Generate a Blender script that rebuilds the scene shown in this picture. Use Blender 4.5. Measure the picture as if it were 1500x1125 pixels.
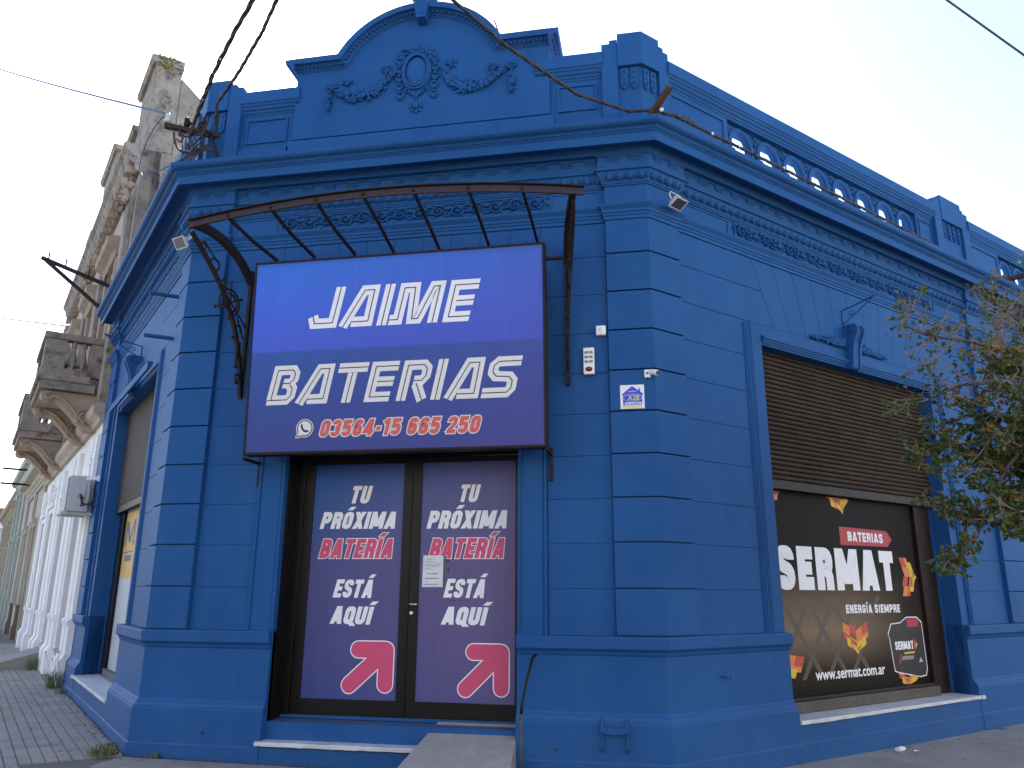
import bpy, bmesh, math, random
from math import sin, cos, pi, radians, sqrt, atan2
from mathutils import Vector, Matrix, noise
random.seed(7)
for o in list(bpy.data.objects): bpy.data.objects.remove(o)
SC = bpy.context.scene
COL = SC.collection

# ---------------------------------------------------------------- camera, sky, sun, exposure
cam = bpy.data.cameras.new('camera'); cam_o = bpy.data.objects.new('camera', cam); COL.objects.link(cam_o)
cam_o.location = (2.3352, -6.8334, 1.466); cam_o.rotation_euler = (1.8321, -0.0054, 0.1805)
cam.sensor_width = 36; cam.lens = 1132.67 * 36 / 1500; cam.clip_end = 2000; cam.clip_start = 0.05
SC.camera = cam_o
SUN_AZ = radians(-30)      # from +Y, positive towards +X
SUN_EL = radians(42)
w = bpy.data.worlds.new('World'); SC.world = w; w.use_nodes = True
nt = w.node_tree; nt.nodes.clear()
sky = nt.nodes.new('ShaderNodeTexSky'); sky.sky_type = 'NISHITA'; sky.sun_disc = False
sky.sun_elevation = SUN_EL; sky.sun_rotation = SUN_AZ; sky.air_density = 1.0; sky.dust_density = 0.7; sky.ozone_density = 1.0
bg = nt.nodes.new('ShaderNodeBackground'); bg.inputs[1].default_value = 0.095
wo = nt.nodes.new('ShaderNodeOutputWorld'); nt.links.new(sky.outputs[0], bg.inputs[0]); nt.links.new(bg.outputs[0], wo.inputs[0])
sun = bpy.data.lights.new('sun', 'SUN'); sun_o = bpy.data.objects.new('sun', sun); COL.objects.link(sun_o)
sun.energy = 4.6; sun.angle = radians(0.5); sun.color = (1.0, 0.96, 0.90)
sd = Vector((sin(SUN_AZ) * cos(SUN_EL), cos(SUN_AZ) * cos(SUN_EL), sin(SUN_EL)))
sun_o.rotation_euler = sd.to_track_quat('Z', 'Y').to_euler()
vs = SC.view_settings; vs.view_transform = 'Standard'; vs.look = 'None'; vs.gamma = 1; vs.use_curve_mapping = False
vs.exposure = 2.28

# ---------------------------------------------------------------- face frames of the corner building
A = 2.3884; S2 = sqrt(.5)
class Fr:
    def __init__(s, o, t, n): s.o = Vector(o); s.t = Vector(t); s.n = Vector(n)
    def pt(s, a, o, z): v = s.o + s.t * a + s.n * o; return Vector((v.x, v.y, z))
    def ang(s): return atan2(s.t.y, s.t.x)
FC = Fr((0, 0), (1, 0), (0, -1))
FR = Fr((A, 0), (S2, S2), (S2, -S2))
FL = Fr((-A, 0), (-S2, S2), (-S2, -S2))
def gz(x, y): return 0.008 - 0.0096 * x

# ---------------------------------------------------------------- mesh builder
def ico_pts(sub=1):
    bm = bmesh.new(); bmesh.ops.create_icosphere(bm, subdivisions=sub, radius=1)
    v = [p.co.copy() for p in bm.verts]; f = [[q.index for q in p.verts] for p in bm.faces]; bm.free(); return v, f
ICO1 = ico_pts(1); ICO2 = ico_pts(2)
class MB:
    def __init__(s): s.v = []; s.f = []
    def add(s, vs_, fs):
        n = len(s.v); s.v += [Vector(p) for p in vs_]; s.f += [[n + i for i in f] for f in fs]; return s
    def box8(s, p): return s.add(p, [(0,3,2,1),(4,5,6,7),(0,1,5,4),(1,2,6,5),(2,3,7,6),(3,0,4,7)])
    def fb(s, fr, s0, s1, o0, o1, z0, z1):
        return s.box8([fr.pt(s0,o0,z0), fr.pt(s1,o0,z0), fr.pt(s1,o1,z0), fr.pt(s0,o1,z0), fr.pt(s0,o0,z1), fr.pt(s1,o0,z1), fr.pt(s1,o1,z1), fr.pt(s0,o1,z1)])
    def box(s, c, h, rz=0, rx=0):
        M = Matrix.Translation(c) @ Matrix.Rotation(rz, 4, 'Z') @ Matrix.Rotation(rx, 4, 'X')
        x, y, z = h
        return s.box8([M @ Vector(p) for p in [(-x,-y,-z),(x,-y,-z),(x,y,-z),(-x,y,-z),(-x,-y,z),(x,-y,z),(x,y,z),(-x,y,z)]])
    def prism(s, poly, mapf, w0, w1):
        n = len(poly)
        vs_ = [mapf(a, b, w0) for a, b in poly] + [mapf(a, b, w1) for a, b in poly]
        return s.add(vs_, [list(range(n))[::-1], list(range(n, 2*n))] + [(i, (i+1)%n, n+(i+1)%n, n+i) for i in range(n)])
    def sweep(s, path, prof, mapf, close=True):
        P = [Vector(p) for p in path]; n = len(P); m = len(prof); rows = []
        for i in range(n):
            ds = []
            if i > 0: ds.append((P[i]-P[i-1]).normalized())
            if i < n-1: ds.append((P[i+1]-P[i]).normalized())
            ns = [Vector((d.y, -d.x)) for d in ds]
            if len(ns) == 2: mm = (ns[0]+ns[1]) / max(.2, (1+ns[0].dot(ns[1])))
            else: mm = ns[0]
            rows.append([mapf(P[i].x+mm.x*a, P[i].y+mm.y*a, b) for a, b in prof])
        vs_ = [p for r in rows for p in r]; fs = []
        for i in range(n-1):
            for j in range(m if close else m-1):
                k = (j+1) % m; fs.append((i*m+j, (i+1)*m+j, (i+1)*m+k, i*m+k))
        if close: fs += [list(range(m)), [(n-1)*m+j for j in range(m)][::-1]]
        return s.add(vs_, fs)
    def tube(s, pts, r, n=6, cap=True):
        pts = [Vector(p) for p in pts]; N = len(pts); vs_ = []; up = None
        for i, p in enumerate(pts):
            d = (pts[min(i+1,N-1)]-pts[max(i-1,0)])
            if d.length < 1e-9: d = Vector((0,0,1))
            d.normalize()
            if up is None: up = Vector((0,0,1)) if abs(d.z) < .9 else Vector((1,0,0))
            a = d.cross(up)
            if a.length < 1e-4: a = d.orthogonal()
            a.normalize(); b = a.cross(d).normalized(); up = b
            rr = r[i] if isinstance(r, (list, tuple)) else r
            vs_ += [p + (a*cos(2*pi*k/n) + b*sin(2*pi*k/n))*rr for k in range(n)]
        fs = [(i*n+k, i*n+(k+1)%n, (i+1)*n+(k+1)%n, (i+1)*n+k) for i in range(N-1) for k in range(n)]
        if cap: fs += [list(range(n))[::-1], [(N-1)*n+k for k in range(n)]]
        return s.add(vs_, fs)
    def blob(s, c, r, M=None, ico=ICO1, jit=0):
        c = Vector(c); R = M or Matrix.Identity(3)
        r = r if isinstance(r, (tuple, list)) else (r, r, r)
        vs_ = []
        for p in ico[0]:
            q = Vector((p.x*r[0], p.y*r[1], p.z*r[2]))
            if jit: q *= 1 + random.uniform(-jit, jit)
            vs_.append(c + R @ q)
        return s.add(vs_, ico[1])
    def lathe(s, prof, c, n=12, M=None):
        c = Vector(c); R = M or Matrix.Identity(3); m = len(prof); vs_ = []
        for r, z in prof: vs_ += [c + R @ Vector((r*cos(2*pi*k/n), r*sin(2*pi*k/n), z)) for k in range(n)]
        fs = [(i*n+k, i*n+(k+1)%n, (i+1)*n+(k+1)%n, (i+1)*n+k) for i in range(m-1) for k in range(n)]
        fs += [list(range(n))[::-1], [(m-1)*n+k for k in range(n)]]
        return s.add(vs_, fs)
    def build(s, name, mat, parent=None, label=None, cat=None, group=None, kind=None, smooth=False, bevel=0, seg=2, local=None, recalc=True, org=None):
        """world-space vertices; origin placed at org (world) or parent's origin"""
        me = bpy.data.meshes.new(name)
        pw = wloc(parent) if parent else Vector((0,0,0))
        if org is None: org = pw if parent else (min_base(s.v) if local is None else Vector((0,0,0)))
        org = Vector(org)
        me.from_pydata([tuple(p - org) for p in s.v], [], s.f); me.update()
        if recalc:
            bm = bmesh.new(); bm.from_mesh(me); bmesh.ops.recalc_face_normals(bm, faces=bm.faces); bm.to_mesh(me); bm.free()
        if smooth:
            for p in me.polygons: p.use_smooth = True
        if mat: me.materials.append(mat)
        o = bpy.data.objects.new(name, me); COL.objects.link(o)
        o.location = org - pw
        if parent: o.parent = parent
        tag(o, label, cat, group, kind)
        if bevel:
            b = o.modifiers.new('bevel', 'BEVEL'); b.width = bevel; b.segments = seg; b.limit_method = 'ANGLE'; b.angle_limit = radians(35)
        return o
def min_base(v):
    xs = [p.x for p in v]; ys = [p.y for p in v]; zs = [p.z for p in v]
    return Vector(((min(xs)+max(xs))/2, (min(ys)+max(ys))/2, min(zs)))
def wloc(o):
    v = Vector(o.location)
    while o.parent: o = o.parent; v += Vector(o.location)
    return v
def tag(o, label=None, cat=None, group=None, kind=None):
    if label: o['label'] = label
    if cat: o['category'] = cat
    if group: o['group'] = group
    if kind: o['kind'] = kind
    return o
def thing(name, loc, label, cat, group=None):
    o = bpy.data.objects.new(name, None); COL.objects.link(o); o.location = loc; o.empty_display_size = .2
    return tag(o, label, cat, group)
def inst(me, name, parent, world_loc, rz=0, scale=None, mirror=False, M=None, **k):
    o = bpy.data.objects.new(name, me); COL.objects.link(o); o.parent = parent
    o.location = Vector(world_loc) - wloc(parent)
    o.rotation_euler = (0, 0, rz)
    if scale: o.scale = scale
    tag(o, k.get('label'), k.get('cat'), k.get('group'), k.get('kind')); return o
def local_mesh(mb, name, mat, smooth=False, recalc=True):
    me = bpy.data.meshes.new(name); me.from_pydata([tuple(p) for p in mb.v], [], mb.f); me.update()
    if recalc:
        bm = bmesh.new(); bm.from_mesh(me); bmesh.ops.recalc_face_normals(bm, faces=bm.faces); bm.to_mesh(me); bm.free()
    if smooth:
        for p in me.polygons: p.use_smooth = True
    me.materials.append(mat); return me
XYZ = lambda x, y, z: Vector((x, y, z))

# ---------------------------------------------------------------- materials
def mat(name, base, rough=.7, var=None, vscale=3, bump=0, bscale=40, metal=0, spec=.5, noise2=None, stretch=None, coat=0):
    m = bpy.data.materials.new(name); m.use_nodes = True; n = m.node_tree; N = n.nodes; L = n.links
    b = N['Principled BSDF']; b.inputs['Base Color'].default_value = (*base, 1); b.inputs['Roughness'].default_value = rough
    b.inputs['Metallic'].default_value = metal; b.inputs['Specular IOR Level'].default_value = spec
    geo = N.new('ShaderNodeNewGeometry'); src = geo.outputs['Position']
    if stretch:
        mp = N.new('ShaderNodeMapping'); mp.inputs['Scale'].default_value = stretch; L.new(src, mp.inputs[0]); src = mp.outputs[0]
    col = None
    if var:
        t = N.new('ShaderNodeTexNoise'); t.inputs['Scale'].default_value = vscale; t.inputs['Detail'].default_value = 8; t.inputs['Roughness'].default_value = .65
        L.new(src, t.inputs['Vector'])
        r = N.new('ShaderNodeValToRGB'); r.color_ramp.elements[0].position = .3; r.color_ramp.elements[1].position = .7
        r.color_ramp.elements[0].color = (*var, 1); r.color_ramp.elements[1].color = (*base, 1)
        L.new(t.outputs[0], r.inputs[0]); col = r.outputs[0]
    if noise2:   # (colour, scale, lo, hi)
        c2, sc2, lo, hi = noise2
        t = N.new('ShaderNodeTexNoise'); t.inputs['Scale'].default_value = sc2; t.inputs['Detail'].default_value = 10; t.inputs['Roughness'].default_value = .7
        L.new(geo.outputs['Position'], t.inputs['Vector'])
        mr = N.new('ShaderNodeMapRange'); mr.inputs[1].default_value = lo; mr.inputs[2].default_value = hi; L.new(t.outputs[0], mr.inputs[0])
        mx = N.new('ShaderNodeMixRGB'); mx.inputs[2].default_value = (*c2, 1); L.new(mr.outputs[0], mx.inputs[0])
        if col: L.new(col, mx.inputs[1])
        else: mx.inputs[1].default_value = (*base, 1)
        col = mx.outputs[0]
    if col: L.new(col, b.inputs['Base Color'])
    if bump:
        t = N.new('ShaderNodeTexNoise'); t.inputs['Scale'].default_value = bscale; t.inputs['Detail'].default_value = 6; t.inputs['Roughness'].default_value = .6
        L.new(geo.outputs['Position'], t.inputs['Vector'])
        bp = N.new('ShaderNodeBump'); bp.inputs['Strength'].default_value = bump; bp.inputs['Distance'].default_value = .01
        L.new(t.outputs[0], bp.inputs['Height']); L.new(bp.outputs[0], b.inputs['Normal'])
    return m
def blue_paint():
    m = bpy.data.materials.new('blue_paint'); m.use_nodes = True; N = m.node_tree.nodes; L = m.node_tree.links
    b = N['Principled BSDF']; b.inputs['Roughness'].default_value = .62; b.inputs['Specular IOR Level'].default_value = .16
    g = N.new('ShaderNodeNewGeometry')
    def nz(sc, det=8, rough=.6, mp=None):
        t = N.new('ShaderNodeTexNoise'); t.inputs['Scale'].default_value = sc; t.inputs['Detail'].default_value = det; t.inputs['Roughness'].default_value = rough
        if mp:
            q = N.new('ShaderNodeMapping'); q.inputs['Scale'].default_value = mp; L.new(g.outputs['Position'], q.inputs[0]); L.new(q.outputs[0], t.inputs['Vector'])
        else: L.new(g.outputs['Position'], t.inputs['Vector'])
        return t.outputs[0]
    def ramp(inp, lo, hi):
        r = N.new('ShaderNodeMapRange'); r.inputs[1].default_value = lo; r.inputs[2].default_value = hi; L.new(inp, r.inputs[0]); return r.outputs[0]
    def mix(f, a, c):
        x = N.new('ShaderNodeMixRGB'); L.new(f, x.inputs[0])
        for i, q in ((1, a), (2, c)):
            if isinstance(q, tuple): x.inputs[i].default_value = (*q, 1)
            else: L.new(q, x.inputs[i])
        return x.outputs[0]
    c = mix(ramp(nz(1.3), .35, .7), (.0110, .073, .225), (.0155, .089, .262))
    c = mix(ramp(nz(1.0, 6, .7, (5, 5, .5)), .52, .8), c, (.022, .092, .24))      # vertical streaks
    c = mix(ramp(nz(9, 10, .75), .62, .85), c, (.007, .058, .205))
    # dusty film and scuffs close to the pavement
    sp = N.new('ShaderNodeSeparateXYZ'); L.new(g.outputs['Position'], sp.inputs[0])
    h = N.new('ShaderNodeMapRange'); h.inputs[1].default_value = .55; h.inputs[2].default_value = 0; h.inputs[4].default_value = .6; L.new(sp.outputs[2], h.inputs[0])
    mu = N.new('ShaderNodeMath'); mu.operation = 'MULTIPLY'; L.new(h.outputs[0], mu.inputs[0]); L.new(ramp(nz(6, 10, .75), .35, .75), mu.inputs[1])
    c = mix(mu.outputs[0], c, (.040, .095, .24))
    # dust lying on faces that look up
    sn = N.new('ShaderNodeSeparateXYZ'); L.new(g.outputs['True Normal'], sn.inputs[0])
    c = mix(ramp(sn.outputs[2], .5, 1.6), c, (.13, .15, .18))
    L.new(c, b.inputs['Base Color'])
    n1 = nz(28, 6, .6); n2 = nz(160, 4, .6)
    ad = N.new('ShaderNodeMath'); ad.operation = 'MULTIPLY_ADD'; L.new(n2, ad.inputs[0]); ad.inputs[1].default_value = .35; L.new(n1, ad.inputs[2])
    bp = N.new('ShaderNodeBump'); bp.inputs['Strength'].default_value = .35; bp.inputs['Distance'].default_value = .006; L.new(ad.outputs[0], bp.inputs['Height']); L.new(bp.outputs[0], b.inputs['Normal'])
    return m
BLUE = blue_paint()
BLACKP = mat('black_paint', (.006, .0055, .0055), .35, bump=.15, bscale=60, spec=.22)
IRON = mat('old_iron', (.012, .009, .010), .6, var=(.030, .016, .012), vscale=14, bump=.4, bscale=90, spec=.2)
IRONB = mat('painted_iron', (.020, .020, .042), .5, var=(.042, .026, .026), vscale=9, bump=.3, bscale=80, spec=.3)
RUST = mat('rusty_iron', (.10, .035, .018), .85, var=(.045, .02, .014), vscale=25, bump=.6, bscale=90)
MARBLE = mat('worn_marble', (.62, .64, .66), .45, var=(.42, .43, .44), vscale=7, bump=.25, bscale=60)
CONC = mat('concrete_ramp', (.34, .32, .31), .85, var=(.26, .245, .235), vscale=6, bump=.5, bscale=120)
WHITEP = mat('white_plastic', (.78, .79, .78), .4)
WHITEM = mat('white_metal', (.55, .57, .58), .5, var=(.42, .43, .43), vscale=14)
CHROME = mat('steel', (.6, .55, .45), .3, metal=1)
SLATM = mat('shutter_metal', (.070, .052, .042), .7, var=(.045, .034, .028), vscale=3, bump=.15, bscale=60, spec=.12)
BARM = mat('shutter_bar', (.012, .010, .010), .5, var=(.045, .034, .028), vscale=14, bump=.5, bscale=40, spec=.2)
GLASSD = mat('dark_glass', (.04, .06, .08), .08)
CABLE = mat('cable_rubber', (.03, .024, .022), .7, var=(.055, .042, .038), vscale=20, bump=.4, bscale=70)
WIRE = mat('thin_wire', (.05, .09, .16), .7)
STUC = mat('grey_stucco', (.36, .30, .24), .95, var=(.19, .155, .125), vscale=2.2, bump=1.0, bscale=35, noise2=((.045, .038, .032), 4.5, .50, .70))
STUC2 = mat('buff_stucco', (.50, .43, .35), .95, var=(.36, .30, .24), vscale=3, bump=.7, bscale=30, noise2=((.13, .11, .085), 4, .56, .78))
CORB = mat('corbel_stone', (.40, .31, .23), .95, var=(.27, .20, .145), vscale=4, bump=.7, bscale=40, noise2=((.10, .085, .07), 6, .60, .8))
WHITEW = mat('peeling_whitewash', (.84, .83, .83), .9, var=(.74, .73, .72), vscale=2, bump=.5, bscale=25, noise2=((.36, .29, .23), 3.5, .655, .69))
CREAM = mat('cream_plaster', (.46, .42, .34), .9, var=(.36, .32, .26), vscale=2, bump=.4, bscale=25)
GREEN = mat('pale_green_plaster', (.40, .40, .34), .9, var=(.31, .31, .26), vscale=2, bump=.4, bscale=25)
DARKD = mat('dark_door', (.03, .025, .02), .5)
BROWND = mat('brown_shutter', (.16, .11, .08), .7)
ROOF = mat('roof_felt', (.35, .35, .36), .9)
ASPH = mat('asphalt', (.055, .054, .052), .9, var=(.04, .04, .04), vscale=3, bump=.6, bscale=150)
KERB = mat('kerb_stone', (.30, .29, .27), .9, var=(.2, .19, .18), vscale=5, bump=.5, bscale=60)
PAVB = mat('pavement_bed', (.11, .10, .095), .95, bump=.5, bscale=80)
TILE = mat('paving_tile', (.29,.255,.23), .85, var=(.195,.17,.155), vscale=3.5, bump=.45, bscale=110, noise2=((.12,.10,.085), 9, .6, .8))
SIDE = mat('side_pavement', (.32,.29,.27), .9, var=(.22,.20,.185), vscale=2.2, bump=.8, bscale=90, noise2=((.11, .10, .09), 14, .6, .78))
LEAFDRY = mat('dry_leaf', (.22, .11, .04), .8, var=(.10, .05, .025), vscale=20)
BARK = mat('bark', (.16, .125, .10), .95, var=(.085, .065, .052), vscale=12, bump=.9, bscale=60)
GRASS = mat('weed_green', (.07, .12, .03), .7, var=(.15, .16, .06), vscale=30)

def flat(name, col, rough=.55, var=.12):
    return mat(name, col, rough, var=tuple(c*(1-var) for c in col), vscale=9)
P_WHITE = flat('print_white', (.80, .80, .82), var=.06); P_WHITE2 = flat('print_offwhite', (.70, .69, .67), var=.08)
P_PINK = flat('print_pink', (.62, .065, .16)); P_RED = flat('print_red', (.62, .10, .085)); P_INK = flat('print_ink', (.016, .018, .04))
P_SRED = flat('print_signal_red', (.42, .018, .03)); P_OR = flat('print_orange', (.68, .20, .045)); P_YE = flat('print_yellow', (.70, .46, .02)); P_DR = flat('print_dark_red', (.50, .05, .03))
P_YEL2 = flat('poster_yellow', (.55, .30, .015)); P_NAVY = flat('poster_navy', (.02, .04, .18)); P_GREYW = flat('poster_grey_white', (.40, .42, .47))
P_SBLUE = flat('placard_blue', (.03, .07, .62)); P_SYEL = flat('placard_yellow', (.72, .68, .28)); P_GREY = flat('print_grey', (.25, .25, .26))
def grad_mat(name, fr, stops, z0, z1, s0=None, s1=None, tint=None, rough=.35, coat=.0, weave=0):
    """vertical colour gradient of a printed sheet"""
    m = bpy.data.materials.new(name); m.use_nodes = True; N = m.node_tree.nodes; L = m.node_tree.links
    b = N['Principled BSDF']; b.inputs['Roughness'].default_value = rough; b.inputs['Specular IOR Level'].default_value = weave or .22; b.inputs['Coat Weight'].default_value = coat; b.inputs['Coat Roughness'].default_value = .1
    g = N.new('ShaderNodeNewGeometry'); sp = N.new('ShaderNodeSeparateXYZ'); L.new(g.outputs['Position'], sp.inputs[0])
    r = N.new('ShaderNodeMapRange'); r.inputs[1].default_value = z0; r.inputs[2].default_value = z1; L.new(sp.outputs[2], r.inputs[0])
    cr = N.new('ShaderNodeValToRGB'); els = cr.color_ramp.elements
    els[0].position = stops[0][0]; els[0].color = (*stops[0][1], 1); els[1].position = stops[-1][0]; els[1].color = (*stops[-1][1], 1)
    for p, c in stops[1:-1]: e = els.new(p); e.color = (*c, 1)
    L.new(r.outputs[0], cr.inputs[0]); col = cr.outputs[0]
    if tint:   # towards one side
        dp = N.new('ShaderNodeVectorMath'); dp.operation = 'DOT_PRODUCT'; L.new(g.outputs['Position'], dp.inputs[0]); dp.inputs[1].default_value = (fr.t.x, fr.t.y, 0)
        base = fr.o.dot(fr.t)
        r2 = N.new('ShaderNodeMapRange'); r2.inputs[1].default_value = s0+base; r2.inputs[2].default_value = s1+base; r2.inputs[4].default_value = tint[1]; L.new(dp.outputs['Value'], r2.inputs[0])
        mx = N.new('ShaderNodeMixRGB'); L.new(r2.outputs[0], mx.inputs[0]); L.new(col, mx.inputs[1]); mx.inputs[2].default_value = (*tint[0], 1); col = mx.outputs[0]
    t = N.new('ShaderNodeTexNoise'); t.inputs['Scale'].default_value = 1; t.inputs['Detail'].default_value = 6
    mp = N.new('ShaderNodeMapping'); mp.inputs['Scale'].default_value = (22, 22, 1.2); L.new(g.outputs['Position'], mp.inputs[0]); L.new(mp.outputs[0], t.inputs['Vector'])
    hs = N.new('ShaderNodeHueSaturation'); r3 = N.new('ShaderNodeMapRange'); r3.inputs[1].default_value = .3; r3.inputs[2].default_value = .75; r3.inputs[3].default_value = .95; r3.inputs[4].default_value = 1.05
    L.new(t.outputs[0], r3.inputs[0]); L.new(r3.outputs[0], hs.inputs['Value']); L.new(col, hs.inputs['Color'])
    L.new(hs.outputs[0], b.inputs['Base Color'])
    return m

# ---------------------------------------------------------------- printed lettering
def font_poly(text, offset=.02, spacing=1.0):
    cu = bpy.data.curves.new('t', 'FONT'); cu.body = text; cu.size = 1; cu.offset = offset; cu.space_character = spacing; cu.resolution_u = 4
    cu.fill_mode = 'FRONT'
    o = bpy.data.objects.new('t', cu); COL.objects.link(o); dg = bpy.context.evaluated_depsgraph_get(); dg.update()
    me = bpy.data.meshes.new_from_object(o.evaluated_get(dg)); v = [(p.co.x, p.co.y) for p in me.vertices]; f = [list(p.vertices) for p in me.polygons]
    bpy.data.objects.remove(o); bpy.data.curves.remove(cu); bpy.data.meshes.remove(me); return v, f
def text_on(name, text, surf, s0, s1, z0, z1, shear, w, m, parent, offset=.02, grow=0, caps=True, spacing=1.0, rise=0, th=.0006, **k):
    """fit the capitals of text between s0..s1 / z0..z1 on surface function surf(s, z, out)"""
    v, f = font_poly(text, offset, spacing)
    x0 = min(p[0] for p in v); x1 = max(p[0] for p in v)
    y0 = 0 - offset; y1 = .7 + offset            # cap height of the built-in font
    vr, _ = font_poly('H', offset); y0 = min(p[1] for p in vr); y1 = max(p[1] for p in vr)
    H = z1 - z0; W = (s1 - s0) - shear*H
    mb = MB(); vs_ = []
    for x, y in v:
        b = (y-y0)/(y1-y0)*H; a = (x-x0)/(x1-x0)*W + shear*b
        vs_.append(surf(s0+a, z0+b+rise*a/(s1-s0), w))
    mb.add(vs_, f)
    return mb.build(name, m, parent, recalc=False, **k)
def stroke(pts, t):
    """mitred outline polygon of an open polyline of half width t"""
    P = [Vector(p) for p in pts]; Lf = []; Rt = []
    for i in range(len(P)):
        ds = []
        if i > 0: ds.append((P[i]-P[i-1]).normalized())
        if i < len(P)-1: ds.append((P[i+1]-P[i]).normalized())
        ns = [Vector((-d.y, d.x)) for d in ds]
        mm = ns[0] if len(ns) == 1 else (ns[0]+ns[1])/max(.35, 1+ns[0].dot(ns[1]))
        Lf.append(P[i]+mm*t); Rt.append(P[i]-mm*t)
    return Lf, Rt
def stroke_mb(mb, pts, t, mapf, w):
    Lf, Rt = stroke(pts, t); n = len(pts)
    mb.add([mapf(p.x, p.y, w) for p in Lf] + [mapf(p.x, p.y, w) for p in Rt], [(i, n+i, n+i+1, i+1) for i in range(n-1)])

# condensed bold capitals built from stroke skeletons: (width, [strokes]); a point is (x, y[, corner radius])
_l, _b, _t, _m = .115, .115, .885, .5
def _gl():
    w = .56; l, r, b, t = _l, w-_l, _b, _t; R = .16
    O = [[(w/2,t),(r,t,R),(r,b,R),(l,b,R),(l,t,R),(w/2,t)]]
    G = {
     'T': (.54, [[(0,t),(.54,t)], [(.27,t-.1),(.27,0)]]),
     'U': (w, [[(l,1),(l,b,R),(r,b,R),(r,1)]]),
     'P': (w, [[(l,0),(l,1)], [(l,t),(r,t,R),(r,.45,R),(l,.45)]]),
     'R': (w, [[(l,0),(l,1)], [(l,t),(r,t,R),(r,.48,R),(l,.48)], [(w*.5,.50),(r-.01,.36,.08),(r,0)]]),
     'O': (w, O), 'Q': (w, O+[[(w*.55,.22),(w+.02,-.10)]]), '0': (w, O),
     'X': (.60, [[(l,0),(.60-l,1)], [(l,1),(.60-l,0)]]),
     'I': (.23, [[(.115,0),(.115,1)]]),
     'A': (.62, [[(.105,0),(.285,1)], [(.515,0),(.335,1)], [(.17,.27),(.45,.27)]]),
     'M': (.80, [[(l,0),(l,1)], [(.80-l,0),(.80-l,1)], [(l+.03,1),(.40,.18)], [(.80-l-.03,1),(.40,.18)]]),
     'N': (.60, [[(l,0),(l,1)], [(.60-l,0),(.60-l,1)], [(l,1),(.60-l,0)]]),
     'B': (w, [[(l,0),(l,1)], [(l,t),(r-.01,t,R),(r-.01,.53,.12),(l,.53)], [(l,.47),(r,.48,.12),(r,b,R),(l,b)]]),
     'E': (.50, [[(.50,t),(l,t),(l,b),(.50,b)], [(l,.5),(.46,.5)]]),
     'S': (w, [[(r,.68),(r,t,R),(l,t,R),(l,.56,R*.9),(r,.44,R*.9),(r,b,R),(l,b,R),(l,.32)]]),
     'G': (w, [[(r,.68),(r,t,R),(l,t,R),(l,b,R),(r,b,R),(r,.45),(w/2,.45)]]),
     '1': (.38, [[(.24,0),(.24,1)], [(.22,.84),(.0,.74)]]),
     '2': (w, [[(l,.68),(l,t,R),(r,t,R),(r,.58,.1),(l,.14)], [(l-.08,b),(r+.09,b)]]),
     '3': (w, [[(l,.72),(l,t,R),(r,t,R),(r,.53,.12),(.24,.51)], [(.24,.50),(r,.49,.12),(r,b,R),(l,b,R),(l,.28)]]),
     '4': (.60, [[(.40,0),(.40,1)], [(.36,1),(.08,.26),(.60,.26)]]),
     '5': (w, [[(r+.07,t),(l,t),(l,.54),(r,.58,R),(r,b,R),(l,b,R),(l,.27)]]),
     '6': (w, [[(r,.72),(r,t,R),(l,t,R),(l,b,R),(r,b,R),(r,.55,R),(l,.55)]]),
     '-': (.34, [[(.03,.42),(.31,.42)]]), ' ': (.20, []),
    }
    for c, base in (('Ó','O'),('Í','I'),('Á','A')):
        w_, st = G[base]; G[c] = (w_, st + [[(w_*.5-.03,1.10),(w_*.5+.13,1.30)]])
    return G
GB = _gl()
def roundpl(pts):
    out = []
    for i, p in enumerate(pts):
        if len(p) < 3 or i in (0, len(pts)-1): out.append((p[0], p[1])); continue
        P0, P1, P2_ = Vector(pts[i-1][:2]), Vector(p[:2]), Vector(pts[i+1][:2]); d0 = (P0-P1); d1 = (P2_-P1)
        r = min(p[2], d0.length*.49 if i > 1 else d0.length*.9, d1.length*.49 if i < len(pts)-2 else d1.length*.9); a = P1+d0.normalized()*r; b = P1+d1.normalized()*r
        for k in range(5): t = k/4; q = a*(1-t)**2 + P1*2*t*(1-t) + b*t*t; out.append((q.x, q.y))
    return out
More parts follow.
